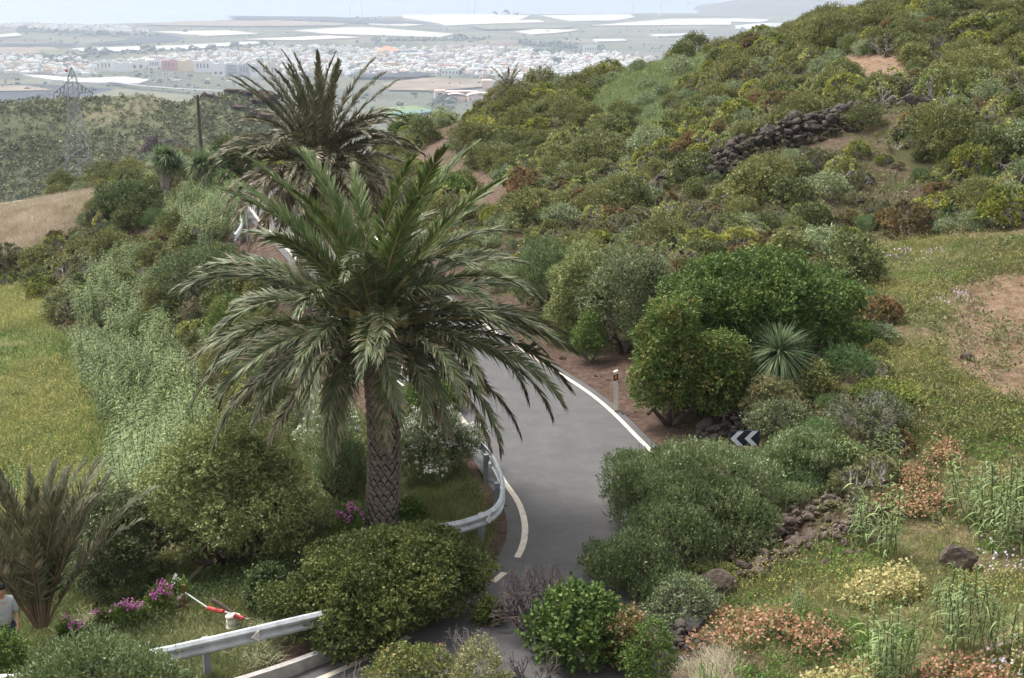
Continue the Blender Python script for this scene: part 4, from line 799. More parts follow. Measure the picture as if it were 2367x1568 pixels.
bigbush('grey_bush', 1100, 1165, 1385, 1450, M['leaf_front'], 'outlying sprays at the right edge of the huge dark bush', n=2500, L=.07, W=.035, k=8, Y=25, trunk=False)

bigbush('verge_bush', 1490, 1660, 1330, 1450, M['leaf_silver'], 'low grey-green bush in front of the big brown boulder', n=6000, L=.06, W=.026, k=14, Y=25.2, trunk=False)
bigbush('verge_bush', 1570, 1720, 1300, 1360, M['leaf_spurge_pale'], 'yellowish low shrub just left of the big brown boulder', n=4000, L=.06, W=.03, k=10, Y=26.8, dm=.6, trunk=False)
bigbush('verge_bush', 1030, 1190, 1490, 1620, M['leaf_spurge_dull'], 'olive low shrub at the bottom edge left of the dead twigs', n=5000, L=.055, W=.024, k=12, Y=21.3, trunk=False)
bigbush('verge_bush', 1440, 1560, 1440, 1530, M['leaf_bright'], 'small green herb clump at the bottom right of the broad-leaved bush', n=3500, L=.055, W=.03, k=10, Y=22.4, trunk=False)
bigbush('verge_bush', -45, 62, 1462, 1560, M['leaf_bright'], 'green bush in front of the person at the left edge', n=5000, L=.06, W=.03, k=12, Y=22.6, trunk=False)
# dead and twiggy bushes
def twigbush(name, u0, u1, vt, vb, Y, mat, lab, n=9, lvl=5, r=.022, seed=1, group=None, leaf=None, nl=5):
    uc = (u0 + u1) / 2; p = place(uc, vb, Y); w_ = (u1 - u0) / F * depth(Y, p[2]); h_ = max(.3, atY(uc, vt, Y)[2] - p[2]); e = empty(name, tuple(p), 0, lab, 'bush', group)
    mb = MB(); T, D = stems(mb, w_, h_, n, lvl, seed, r, 0); mb.build('stems', mat, e)
    if leaf is not None:
        g = np.random.default_rng(seed); N = len(T); Dl = nrm(np.repeat(D, nl, 0) * .8 + g.normal(size=(N * nl, 3)) * .6); MB().leaves(np.repeat(T, nl, 0), Dl, .11, .03, g=g).build('foliage', leaf, e)
    BUSHES.append((p[0], p[1], w_ / 2)); return e
twigbush('dead_bush', 1130, 1360, 1285, 1480, 24.6, M['twig_dead'], 'leafless dark dead bush over the road at bottom centre', 22, 5, .027, 3)
twigbush('dead_bush', 1170, 1300, 1440, 1560, 22.6, M['twig_dead'], 'low tangle of dead twigs left of the broad-leaved bush foot', 12, 5, .016, 4)
twigbush('dead_bush', 960, 1200, 1450, 1600, 22.2, M['twig'], 'grey-brown dry twigs right of the huge dark bush at the bottom', 16, 5, .012, 15)
twigbush('dead_bush', 770, 900, 1500, 1600, 21.5, M['twig'], 'grey dry twiggy bush at the bottom edge under the huge dark bush', 14, 5, .014, 5)
twigbush('succulent_shrub', 1885, 2115, 905, 1070, 33.5, M['twig_pale'], 'large grey shrub of tangled bare stems right of the upright bright bush', 11, 5, .028, 6, leaf=M['leaf_grey'], nl=5)
twigbush('succulent_shrub', 1905, 2030, 1085, 1195, 30, M['twig_pale'], 'small grey shrub of bare stems above the rubble wall', 8, 4, .02, 7, leaf=M['leaf_spurge_dull'], nl=4)
twigbush('succulent_shrub', 1830, 1950, 850, 950, 37.2, M['twig_pale'], 'bare-stemmed grey shrub below the bright mounded shrub', 9, 5, .024, 8, leaf=M['leaf_spurge'], nl=3)
twigbush('succulent_shrub', 1975, 2050, 800, 870, 38.5, M['twig_pale'], 'small pale-stemmed shrub at the right end of the mounded shrub', 7, 4, .02, 9, leaf=M['leaf_spurge'], nl=3)

# ------------------------------------------------------------ hillside shrubs
PR = {}
def proto(kind, mats, fn, nv=3):
    PR[kind] = [fn(s_).mesh(kind, mats) for s_ in range(nv)]
proto('spurge_shrub', [M['leaf_spurge'], M['twig_pale']], lambda s_: spurge(1.6, 1.0, 100 + s_, 12, 4, .135, 11, .055), 4)
proto('candelabra_shrub', [M['leaf_spurge_pale'], M['twig_pale']], lambda s_: spurge(1.4, 1.15, 150 + s_, 6, 4, .16, 12, .055), 4)
proto('balsam_shrub', [M['leaf_spurge_dull'], M['twig_pale']], lambda s_: spurge(1.5, .95, 200 + s_, 13, 4, .12, 7, .045), 4)
proto('rusty_shrub', [M['leaf_spurge_red'], M['twig']], lambda s_: spurge(1.5, .9, 300 + s_, 9, 4, .14, 10, .05), 2)
proto('leafy_shrub', [M['leaf_hill'], M['twig']], lambda s_: bush(1.5, 1.5, 1.1, 3400, .10, .05, 'out', 12, 400 + s_), 3)
proto('broom_shrub', [M['leaf_broom'], M['twig']], lambda s_: bush(1.7, 1.7, 1.2, 4800, .13, .026, 'soft', 12, 500 + s_), 3)
proto('silver_shrub', [M['leaf_silver'], M['twig']], lambda s_: bush(1.4, 1.4, .95, 3000, .09, .03, 'out', 11, 600 + s_), 2)
proto('fennel_clump', [M['leaf_fennel'], M['twig']], lambda s_: bush(1.1, 1.1, .8, 2600, .13, .014, 'soft', 7, 700 + s_), 2)
LOOK = dict(candelabra_shrub='pale lime-green open-branched shrub', spurge_shrub='yellow-green candelabra shrub', balsam_shrub='dull olive twiggy shrub', rusty_shrub='rusty-tinged brownish shrub', leafy_shrub='fresh green leafy shrub', broom_shrub='dark soft-textured green shrub', silver_shrub='silver-grey shrub', fennel_clump='feathery blue-green clump')
WALLPX = [(1490, 445), (1600, 405), (1680, 370), (1760, 335), (1900, 300), (2000, 270), (2130, 225), (2160, 215)]
def zoneword(u, v):
    if u < 640:
        if v < 470: return 'at the top of the left mound'
        if u < 200: return 'at the lower left end of the mound above the flower field'
        if v < 600: return 'on the left mound below the upper cane bed'
        if v < 800: return 'on the left slope between cane bed and far guardrail'
        return 'on the left slope below the big palm fronds'
    if u < 1120: return 'near the road right of the tall palm' if v < 700 else 'on the bank inside the road bend'
    wv = np.interp(u, [p[0] for p in WALLPX], [p[1] for p in WALLPX])
    if u < 1350: return 'left of the grassy saddle by the dirt path' if v < 400 else 'above the red road cutting'
    if v < wv - 25:
        if v < 130: return 'along the top skyline of the right hill'
        if u < 1750: return 'between the grassy saddle and the dry stone wall'
        return 'uphill of the dry stone wall, near the bare earth patch' if u < 2150 else 'uphill of the dry stone wall at the right edge'
    if u < 1750: return 'just below the lower end of the dry stone wall' if v < 480 else 'above the dark trees by the verge'
    if v < 560: return 'below the dry stone wall toward the right' if u < 2150 else 'below the dry stone wall at the right edge'
    return 'around the grassy terrace'
g = np.random.default_rng(77); acc = []; cnt = {}
LM = [(1500, 440, 'the lower end of the stone wall'), (1660, 385, 'the flat-topped boulder'), (1880, 330, 'the tumbled stone stretch'), (2130, 225, 'the upper end of the stone wall'), (2010, 165, 'the bare earth patch'), (1560, 180, 'the grassy saddle'), (1430, 290, 'the foot of the grassy saddle'), (1175, 200, 'the crest palm'), (1090, 275, 'the top of the dirt path'), (1040, 390, 'the bend of the dirt path'), (1140, 460, 'the foot of the dirt path'),
      (1760, 620, 'the widest dark tree'), (1440, 600, 'the grey-green tree'), (1270, 590, 'the pale green cutting bush'), (1790, 790, 'the spiky rosette plant'), (2185, 515, 'the big green rosette plant'), (2360, 560, 'the terrace corner at right'), (2360, 250, 'the right photo edge'), (2360, 20, 'the top right corner'), (1850, 40, 'the skyline notch at top'), (2120, 30, 'the top edge skyline'), (1320, 190, 'the skyline left of the saddle'),
      (568, 462, 'the round sign'), (385, 400, 'the dragon trees'), (464, 300, 'the telegraph pole'), (470, 490, 'the upper reed bed'), (280, 640, 'the top of the long reed bed'), (100, 560, 'the straw-coloured crest'), (40, 650, 'the left field corner'), (240, 450, 'the dark mound bush'), (600, 600, 'the far guardrail end'), (520, 720, 'the domed green shrub'), (540, 930, 'the old slope wall'), (1600, 520, 'the scrub below the wall foot'), (1300, 480, 'the shrubs above the cutting'), (1030, 500, 'the bright bush by the path'), (930, 300, 'the crest bush left of the path'), (2000, 900, 'the grey bare-stemmed shrub')]
def near_word(u, v):
    d = [math.hypot(u - a, (v - b_) * 1.3) for a, b_, _ in LM]; j = int(np.argmin(d)); a, b_, nm = LM[j]; dx, dy = u - a, (v - b_) * 1.3
    if d[j] < 24: return 'right beside ' + nm
    w_ = ('right of ' if dx > 0 else 'left of ') if abs(dx) > abs(dy) else ('below ' if dy > 0 else 'above ')
    return ('just ' if d[j] < 60 else '' if d[j] < 115 else 'well ') + w_ + nm
STONEW = [tuple(G(u, v)[:2]) for u, v in WALLPX]
NOCANE = [[(360, 420), (470, 398), (575, 440), (560, 545), (380, 545)], [(165, 640), (260, 590), (340, 640), (420, 800), (470, 900), (470, 1060), (300, 1120), (260, 950), (180, 800)]]
xs_ = g.uniform(-34, 48, 26000); ys_ = g.uniform(30, 112, 26000); zs_ = HZ(xs_, ys_); us_, vs_ = proj(xs_, ys_, zs_); rd, _ = road_dist(xs_, ys_); zz = zones(xs_, ys_, us_, vs_)
pw = polyd(xs_, ys_, STONEW)
ok = (us_ > -180) & (us_ < 2560) & (vs_ > -120) & (vs_ < 1300) & (rd > 2.0) & (zz['path'] < .3) & ((zz['green'] < .5) | ((us_ > 1200) & (g.random(len(us_)) < .04))) & (zz['dry'] < .5) & (zz['field'] < .5) & (zz['red'] < .5) & (pw > .75)
ok &= ~((us_ > 1180) & (us_ < 1700) & (rd < 3.6)) & ~((ys_ < 44) & (us_ > 1100) & (us_ < 1850) & (vs_ > 640)) & ~((us_ > 640) & (us_ < 1100) & (vs_ > 900)) & ~((us_ < 640) & (vs_ > 1000))
for pl in NOCANE + [[(2000, 470), (2080, 400), (2160, 450), (2120, 520), (2000, 520)], [(1480, 440), (1700, 335), (1820, 300), (2000, 262), (2170, 195), (2180, 235), (2030, 345), (1800, 405), (1620, 455), (1490, 475)], [(1000, 310), (1060, 275), (1110, 265), (1100, 320), (1050, 372), (1180, 470), (1150, 500), (1080, 480), (975, 385)]]: ok &= ~(inpoly(us_, vs_, pl) & (g.random(len(us_)) < .93))
dens = fbm(xs_, ys_, 55, 2, .15); kindn = fbm(xs_, ys_, 61, 2, .12); kindn2 = fbm(xs_, ys_, 63, 2, .2)
cell = {}
for i in np.where(ok)[0]:
    x, y = xs_[i], ys_[i]; md = .72 + .0045 * max(0, y - 55) + (.25 if dens[i] < -.35 else 0)
    if zz['path'][i] > .05: md *= 1.2
    ci, cj = int(x // 1.5), int(y // 1.5); bad = False
    for a in (-1, 0, 1):
        for b_ in (-1, 0, 1):
            for (px, py) in cell.get((ci + a, cj + b_), ()):
                if (px - x) ** 2 + (py - y) ** 2 < md * md: bad = True; break
            if bad: break
        if bad: break
    if bad or any((bx - x) ** 2 + (by - y) ** 2 < (br * .8) ** 2 for bx, by, br in BUSHES): continue
    cell.setdefault((ci, cj), []).append((x, y)); acc.append(i)
pal = {}
for i in acc:
    u, v, y = us_[i], vs_[i], ys_[i]; r_ = g.random()
    if u < 640: p_ = dict(spurge_shrub=.25, candelabra_shrub=.12, balsam_shrub=.26, broom_shrub=.16, leafy_shrub=.10, rusty_shrub=.08, fennel_clump=.06)
    elif 430 < v < 590 and 1090 < u < 1800: p_ = dict(balsam_shrub=.5, rusty_shrub=.09, spurge_shrub=.12, candelabra_shrub=.17, silver_shrub=.06, broom_shrub=.06)
    elif v < 430 and 1050 < u < 1420: p_ = dict(broom_shrub=.36, spurge_shrub=.26, candelabra_shrub=.1, leafy_shrub=.1, silver_shrub=.1, balsam_shrub=.12)
    elif v < 150: p_ = dict(broom_shrub=.24, leafy_shrub=.1, spurge_shrub=.3, candelabra_shrub=.1, rusty_shrub=.09, balsam_shrub=.17)
    elif y < 52 and u > 1850: p_ = dict(fennel_clump=.35, balsam_shrub=.3, leafy_shrub=.15, spurge_shrub=.2)
    else: p_ = dict(spurge_shrub=.28, candelabra_shrub=.24, balsam_shrub=.24, broom_shrub=.07, silver_shrub=.06, leafy_shrub=.03, rusty_shrub=.05, fennel_clump=.03)
    if kindn[i] > .3 and u > 640: p_ = dict(p_, silver_shrub=p_.get('silver_shrub', 0) + .3)
    if kindn2[i] > .32: p_ = dict(p_, spurge_shrub=p_.get('spurge_shrub', 0) + .6)
    if kindn2[i] < -.38: p_ = dict(p_, balsam_shrub=p_.get('balsam_shrub', 0) + .5, rusty_shrub=p_.get('rusty_shrub', 0) + .2)
    ks = list(p_); pr = np.array([p_[k] for k in ks]); k = ks[g.choice(len(ks), p=pr / pr.sum())]
    if cnt.get(k, 0) >= 298: k = 'candelabra_shrub' if cnt.get('candelabra_shrub', 0) < 298 else 'balsam_shrub' if cnt.get('balsam_shrub', 0) < 298 else 'leafy_shrub' if cnt.get('leafy_shrub', 0) < 298 else 'silver_shrub' if cnt.get('silver_shrub', 0) < 298 else 'rusty_shrub'
    cnt[k] = cnt.get(k, 0) + 1
    s_ = float(np.clip(g.lognormal(-.26, .27), .42, 1.4)) * (1.18 if k == 'broom_shrub' else 1) * (1.0 + .0035 * max(0, y - 55)); sh = s_ * g.uniform(.8, 1.15)
    me = PR[k][g.integers(len(PR[k]))]; o = link(k, me, None, (xs_[i], y, zs_[i] - .06), (g.normal() * .06, g.normal() * .06, g.uniform(0, 6.28)), (s_, s_, sh))
    zw = near_word(u, v); sw = 'small ' if s_ < .68 else 'large ' if s_ > .95 else ''
    o['label'] = sw + LOOK[k] + ' ' + zw; o['category'] = 'shrub'; o['group'] = sw + LOOK[k] + 's ' + zw
print('SHRUBS', len(acc), cnt)
# ------------------------------------------------------------ palms
def frond_mesh(name, L, arch, npair, ll, lw, dryf, seed, mats, petiole=.14, vee=.42, droop=.22, prof=None):
    g = np.random.default_rng(seed); n_ = 26; s_ = np.linspace(0, 1, n_); th = -arch * s_ ** 1.7
    T = np.stack([np.cos(th), 0 * th, np.sin(th)], 1); C = np.concatenate([[[0, 0, 0]], np.cumsum((T[1:] + T[:-1]) / 2, 0) * L / (n_ - 1)])
    C[:, 1] += g.normal() * .05 * L * s_ ** 2
    mb = MB().tube(C, np.interp(s_, [0, .12, 1], [.045, .026, .004]) * (L / 4) ** .7, 5, 1)
    si = np.repeat(np.linspace(petiole, 1, npair), 2) + g.normal(size=npair * 2) * .003; si = np.clip(si, 0, 1); sg = np.tile([1., -1.], npair)
    P = np.stack([np.interp(si, s_, C[:, k]) for k in range(3)], 1); t_ = np.interp(si, s_, th); Tn = np.stack([np.cos(t_), 0 * t_, np.sin(t_)], 1); Nn = np.stack([-np.sin(t_), 0 * t_, np.cos(t_)], 1)
    a = np.interp(si, [0, .3, .8, 1], [1.0, .78, .5, .22]) + g.normal(size=len(si)) * .12; vv = vee + g.normal(size=len(si)) * .26
    D = Tn * np.cos(a)[:, None] + np.array([0, 1., 0]) * (sg * np.sin(a) * np.cos(vv))[:, None] + Nn * (np.sin(a) * np.sin(vv))[:, None]
    l = ll * np.interp(si, prof or [.1, .25, .5, .8, 1], [.45, .9, 1.05, .8, .42]) * g.uniform(.8, 1.12, len(si))
    wv = lw * g.uniform(.8, 1.2, len(si)); nseg = 3; dry = (g.random(len(si)) < dryf)
    t = np.linspace(0, 1, nseg + 1); Cc = P[:, None] + D[:, None] * (l[:, None] * t)[..., None]; dr = (droop * g.uniform(.3, 1.7, len(si)))[:, None] * l[:, None] * t ** 2
    Cc[..., 2] -= dr; S = nrm(np.cross(D, Nn + g.normal(size=Nn.shape) * .35)); w_ = np.interp(t, [0, .35, 1], [.55, 1, .05])
    off = S[:, None] * (wv[:, None] * .5 * w_)[..., None]; V = np.stack([Cc - off, Cc + off], 2).reshape(len(si), -1, 3)
    k = np.arange(nseg) * 2; q = np.stack([k, k + 1, k + 3, k + 2], -1); mi = np.repeat(np.where(dry, 2, 0), nseg).reshape(-1, nseg); tipdry = g.random(len(si)) < dryf * 2.5 + .1; mi[tipdry, -1] = 2
    mb.add(V, (np.arange(len(si))[:, None, None] * (2 * nseg + 2) + q[None]).reshape(-1, 4), mi.ravel()); return mb.mesh(name, mats)
def palm_trunk(parent, base, top, r0, r1, seed, rowh=.115, ns=13):
    base = np.array(base, float); top = np.array(top, float); H = np.linalg.norm(top - base); g = np.random.default_rng(seed)
    t = np.linspace(0, 1, 24); rad = np.interp(t, [0, .05, .15, .8, .93, 1], [r0 * 1.14, r0 * 1.05, r0, (r0 + r1) / 2, r1 * 1.02, r1 * 1.15])
    ax = (top - base); bend = np.sin(t * math.pi)[:, None] * np.array([.03, 0, 0]) * H; C = base + ax * t[:, None] + bend
    mb = MB().tube(C, rad * .93, 22, 1); nr = int(H / rowh)
    for r in range(nr):
        tt = (r + .5) / nr; c = np.array([np.interp(tt, t, C[:, k]) for k in range(3)]); R0 = np.interp(tt, t, rad); hh = H / nr
        off = (r % 2) * .5; V = []; Fc = []
        for j in range(ns):
            a0 = (j + off) / ns * 2 * math.pi; hwid = math.pi / ns * g.uniform(.85, 1.02); jj = g.normal() * .14
            def pt(a, dz, rr): return (c[0] + math.cos(a) * rr, c[1] + math.sin(a) * rr, c[2] + dz + zj)
            zj = g.normal() * .012; b0 = len(V); big_ = 1.06 if tt < .93 else 1.18
            V += [pt(a0 - hwid, jj * hh, R0 * .95), pt(a0, -hh * .95, R0 * .96), pt(a0 + hwid, jj * hh, R0 * .95), pt(a0, hh * .75, R0 * 1.0), pt(a0 + g.normal() * .05, hh * .25, R0 * (big_ + g.uniform(0, .05)))]
            Fc += [[b0, b0 + 1, b0 + 4], [b0 + 1, b0 + 2, b0 + 4], [b0 + 2, b0 + 3, b0 + 4], [b0 + 3, b0, b0 + 4]]
        mb.add(V, Fc, 0)
    return mb.build('trunk', [M['palm_bark'], M['palm_gap']], parent)
def palm(loc, crown, L, n, label, meshes, seed, r0=.4, r1=.33, elmin=-35, elmax=82, trunk=True, skirt=0, skirtmesh=None, skel=(-88, -58), pw_=1.0, group=None, lenf=None, azf=None):
    e = empty('palm_tree', tuple(loc), 0, label, 'palm tree', group); g = np.random.default_rng(seed); c = np.array(crown) - np.array(loc)
    if trunk: palm_trunk(e, (0, 0, -.15), tuple(c), r0, r1, seed)
    for i in range(n):
        t = (i + .5) / n; el = elmax + (elmin - elmax) * t ** pw_; az = i * 2.39996 + g.normal() * .12; el += g.normal() * 5
        k = 0 if el > 55 else 1 if el > 15 else 2 if el > -12 else 3
        s_ = g.uniform(.9, 1.06) * (lenf(el, az) if lenf else 1); me = meshes[k][g.integers(len(meshes[k]))]
        rr = .10 if el > 40 else .22
        p = c + np.array([math.cos(az) * rr, math.sin(az) * rr, .12 + .25 * max(0, math.sin(R(el)))])
        rot = (Matrix.Rotation(az, 3, 'Z') @ Matrix.Rotation(-R(el), 3, 'Y') @ Matrix.Rotation(g.normal() * .35, 3, 'X')).to_euler()
        link('frond', me, e, tuple(p), tuple(rot), (s_, s_, s_))
    for i in range(skirt):
        az = g.uniform(0, 6.283); el = g.uniform(*skel); s_ = g.uniform(.5, .8); p = c + np.array([math.cos(az) * .3, math.sin(az) * .3, -.15 - .3 * g.random()])
        rot = (Matrix.Rotation(az, 3, 'Z') @ Matrix.Rotation(-R(el), 3, 'Y') @ Matrix.Rotation(g.normal() * .3, 3, 'X')).to_euler(); link('frond', skirtmesh[i % len(skirtmesh)], e, tuple(p), tuple(rot), (s_, s_, s_))
    # crown shaft of old leaf bases
    if trunk:
        mb = MB()
        for i in range(60):
            a = i * 2.4; z_ = -.45 + .75 * i / 60; mb.box((c[0] + math.cos(a) * r1 * 1.05, c[1] + math.sin(a) * r1 * 1.05, c[2] + z_), (.13, .10, .26), a, taper=.4)
        mb.build('leaf_bases', M['palm_bark'], e)
    return e
pm1 = [M['palm_leaf'], M['rachis'], M['palm_leaf_dry']]; pmy = [M['palm_leaf_young'], M['rachis'], M['palm_leaf_dry']]; pm2 = [M['palm_leaf_grey'], M['rachis_dry'], M['palm_leaf_dry']]; pmd = [M['palm_leaf_dry'], M['rachis_dry'], M['palm_leaf_dry']]
F1_ = [[frond_mesh('frond', 4.0, .6, 124, .52, .044, .03, 1 + k, pmy, vee=.5, droop=.08) for k in range(2)], [frond_mesh('frond', 4.05, 1.15, 112, .54, .052, .06, 4 + k, pm1) for k in range(3)], [frond_mesh('frond', 4.1, 1.1, 112, .54, .052, .12, 8 + k, pm1, droop=.35) for k in range(3)], [frond_mesh('frond', 3.8, .85, 104, .50, .05, .38, 12 + k, pm1, droop=.4) for k in range(2)]]
dryf = [frond_mesh('frond', 3.6, .6, 80, .45, .034, .8, 20 + k, pmd, droop=.6, vee=.1) for k in range(2)]
pb1 = atZ(880, 1232, -.25); HB = float(HZ(pb1[0], pb1[1])); pb1[2] = HB
pc1 = atY(866, 780, 30.0)
palm(pb1, pc1, 4.0, 96, 'big green palm in the centre foreground with thick scaly trunk', F1_, 5, .375, .31, -20, 82, pw_=.72, lenf=lambda el, az: (1.10 - .25 * max(0, -math.sin(az)) if el < 10 else 1.0 if el < 55 else 1.12))
F2_ = [[frond_mesh('frond', 4.3, .5, 84, .46, .06, .08, 31 + k, pm2, vee=.45, droop=.12) for k in range(2)], [frond_mesh('frond', 4.2, 1.25, 92, .50, .07, .25, 34 + k, pm2) for k in range(2)], [frond_mesh('frond', 4.2, 1.1, 92, .50, .07, .6, 38 + k, pm2, droop=.4) for k in range(2)], [frond_mesh('frond', 3.9, .6, 80, .46, .06, .85, 42 + k, pmd, droop=.5) for k in range(2)]]
pb2 = atY(686, 655, 54.5); pb2[2] = float(HZ(pb2[0], pb2[1])); pc2 = atY(738, 395, 54.5)
palm(pb2, pc2, 4.2, 122, 'tall grey-green palm with brown dry lower fronds beside the upper road', F2_, 6, .34, .30, -40, 84, pw_=.88, skirt=24, skirtmesh=dryf)
F3_ = [[frond_mesh('frond', 1.75, .5, 40, .28, .035, .05, 51, pm2, droop=.1)], [frond_mesh('frond', 1.7, .9, 40, .28, .035, .1, 52, pm2)]] + [[frond_mesh('frond', 1.6, .8, 36, .26, .035, .4, 53, pm2)]] * 2
c3 = atY(1175, 214, 99); p3 = c3.copy(); p3[2] = min(float(HZ(p3[0], p3[1])), c3[2] - .3)
palm(p3, c3, 1.7, 24, 'small young palm alone on the hill crest against the town', F3_, 7, .14, .12, -10, 80)
F4_ = [[frond_mesh('frond', 3.3, .5, 72, .46, .034, .12, 61 + k, pm2, petiole=.2, vee=.55, droop=.1) for k in range(2)], [frond_mesh('frond', 2.9, .95, 66, .44, .034, .45, 64, pm2, petiole=.2)], [frond_mesh('frond', 2.3, 1.3, 56, .40, .034, .9, 66, pmd, petiole=.2, droop=.6)], [frond_mesh('frond', 1.9, 1.0, 50, .40, .034, .95, 67, pmd, petiole=.2, droop=.7)]]
p4 = atY(100, 1500, 25.8); p4[2] = float(HZ(p4[0], p4[1]))
palm(p4, p4 + np.array([0, 0, .15]), 3.2, 36, 'young trunkless palm with upright greyish fronds at the lower left edge', F4_, 8, trunk=False, elmin=60, elmax=89, pw_=1.0, skirt=6, skirtmesh=F4_[3], skel=(5, 40))

# spiky rosette plant (yucca-like), dragon trees, wild agave-like ferns
def rosette(mb, c, L, n, wv, g, lo=-25, hi=88, droop=.35, mi=0, nseg=4):
    el = np.radians(hi + (lo - hi) * g.random(n) ** .9); az = g.uniform(0, 6.283, n); D = np.stack([np.cos(az) * np.cos(el), np.sin(az) * np.cos(el), np.sin(el)], 1)
    return mb.blades(np.tile(c, (n, 1)) + D * L * .05, D, L * g.uniform(.75, 1.1, n), wv, droop * g.uniform(.4, 1.3, n), nseg, mi, g=g, flat=True)
g = np.random.default_rng(3)
p = place(1800, 862, 36.6); e = empty('yucca_plant', tuple(p), 0, 'large blue-green spiky rosette plant among the shrubs above the chevron sign', 'plant'); hz_ = atY(1800, 812, 36.6)[2] - p[2]
MB().tube([(0, 0, 0), (0, 0, hz_ * .55), (.0, 0, hz_ * .9)], [.17, .14, .12], 8).build('trunk', M['trunk'], e)
rosette(rosette(MB(), (0, 0, hz_), 1.08, 420, .032, g, -50, 88, .32), (0, 0, hz_ - .1), 1.15, 170, .03, g, -70, 10, .45).build('foliage', M['leaf_yucca'], e)
def dragon(u, vb, Y, heads, lab, hs=1.0, L=.95, nb=150):
    p = place(u, vb, Y); e = empty('dragon_tree', tuple(p), 0, lab, 'dragon tree', 'dragon trees on the left mound'); tb = MB(); fb = MB(); g = np.random.default_rng(int(u)); mid = None
    for (hu, hv) in heads:
        q = atY(hu, hv, Y + g.normal() * .5) - p; k = q * [.25, .25, .5]; tb.tube([(0, 0, -.2), tuple(k), tuple(q * [.75, .75, .8]), tuple(q)], [.32, .22, .16, .14], 7); rosette(fb, q, L, nb, .075, g, -35, 88, .22)
    tb.build('trunk', M['dragon_trunk'], e); fb.build('crown', M['leaf_dragon'], e); return e
dragon(385, 448, 84, [(366, 362), (388, 356), (412, 372), (362, 385), (385, 392), (404, 388), (376, 372), (396, 370)], 'left dragon tree with several spiky leaf heads')
dragon(476, 440, 83, [(452, 378), (470, 368), (490, 378), (462, 386), (480, 386), (474, 376)], 'right dragon tree with one round spiky crown')
ferns = [(2185, 525, 54, .9), (1395, 255, 92, .5), (1990, 210, 76, .8), (1880, 185, 80, .8), (2075, 365, 62, .7), (1430, 268, 88, .3), (2285, 400, 56, .8), (1770, 195, 84, .8), (1750, 235, 80, .7), (2230, 395, 57, .6)]
for j, (u, v, Y, L) in enumerate(ferns):
    p = place(u, v, Y); o = rosette(MB(), (0, 0, .1), L, 46, .09, np.random.default_rng(j), 5, 75, .5).build('rosette_plant', M['leaf_fennel'], loc=tuple(p)); zw = zoneword(u, v)
    tag(o, ['large spreading green rosette plant below the wall near the flower terrace', 'small rosette plant at the upper edge of the grassy saddle', 'green rosette plant under the bare earth patch', 'green rosette plant left of the bare earth patch', 'dark green rosette plant at the foot of the dry stone wall', 'small rosette plant in the grassy saddle', 'green rosette plant near the right edge below the wall', 'upper green rosette plant right of the saddle', 'lower green rosette plant right of the saddle', 'rosette plant beside a bare slope near the right edge'][j], 'plant')

# ------------------------------------------------------------ canes
def cane_mesh(seed, n, w_, h_, L=.42, lw=.045, stem=.011):
    g = np.random.default_rng(seed); mb = MB(); A, B, P, D, LLn = [], [], [], [], []
    for _ in range(n):
        a = g.uniform(0, 6.283); r = w_ / 2 * math.sqrt(g.random()); b0 = np.array([math.cos(a) * r, math.sin(a) * r, 0]); hh = h_ * g.uniform(.6, 1.05); ln = np.array([g.normal() * .14, g.normal() * .14, 1]); pp = g.uniform(0, 6.28)
        prev = b0
        for k in range(4):
            q = b0 + ln * hh * (k + 1) / 4 + np.array([g.normal(), g.normal(), 0]) * .015; A.append(prev); B.append(q); prev = q
        m_ = int(hh / .13)
        for k in range(m_):
            t = .25 + .78 * k / m_; az = pp + (k % 2) * math.pi + g.normal() * .5; up_ = g.uniform(.35, 1.1); d_ = np.array([math.cos(az), math.sin(az), up_]); P.append(b0 + ln * hh * min(t, 1)); D.append(d_); LLn.append(L * g.uniform(.7, 1.2) * (1 if t < .9 else .75))
        for k in range(3): P.append(b0 + ln * hh); D.append(np.array([g.normal() * .3, g.normal() * .3, 1])); LLn.append(L * .7)
    mb.segs(A, B, stem, stem * .8, 3, 1); mb.blades(np.array(P), np.array(D), np.array(LLn), lw, .75, 4, 0, g=g, flat=True); return mb.mesh('cane_clump', [M['leaf_cane'], M['leaf_fennel']])
CM = [cane_mesh(s_, 24, 1.7, 2.7, .58, .06) for s_ in (1, 2, 3)]
CS = [cane_mesh(10 + s_, 13, .9, 1.45, .40, .045) for s_ in range(3)]
g = np.random.default_rng(31)
def canes(poly, n_, md, scale, lab, grp, thirds=('upper third', 'middle third', 'lower third')):
    done = []; tries = 0; vlo, vhi = min(p[1] for p in poly), max(p[1] for p in poly); mid_line = [(220 + (380 - 220) * t, 640 + 550 * t) for t in (0, 1)] if vhi > 700 else [(470, 0), (471, 2000)]
    while len(done) < n_ and tries < n_ * 60:
        tries += 1; u, v = sample_g(poly); p = G(u, v)
        if any((p[0] - q[0]) ** 2 + (p[1] - q[1]) ** 2 < md ** 2 for q in done): continue
        done.append(p); s_ = scale * g.uniform(.7, 1.2); o = link('cane_clump', CM[g.integers(3)], None, (p[0], p[1], float(HZ(p[0], p[1])) - .05), (g.normal() * .1, g.normal() * .1, g.uniform(0, 6.28)), (s_, s_, s_ * g.uniform(.85, 1.1))); tag(o, lab + (' at its top' if len(set()) else '') if not thirds else f'{lab}, {thirds[0] if v < vlo + (vhi - vlo) / 3 else thirds[1] if v < vlo + 2 * (vhi - vlo) / 3 else thirds[2]}, {"left" if u < np.interp(v, [q[1] for q in mid_line], [q[0] for q in mid_line]) else "right"} side', 'giant reeds', grp)
def sample_g(poly):
    xs_ = [p[0] for p in poly]; ys_ = [p[1] for p in poly]
    while True:
        x, y = g.uniform(min(xs_), max(xs_)), g.uniform(min(ys_), max(ys_))
        if inpoly(np.array([x]), np.array([y]), poly)[0]: return x, y
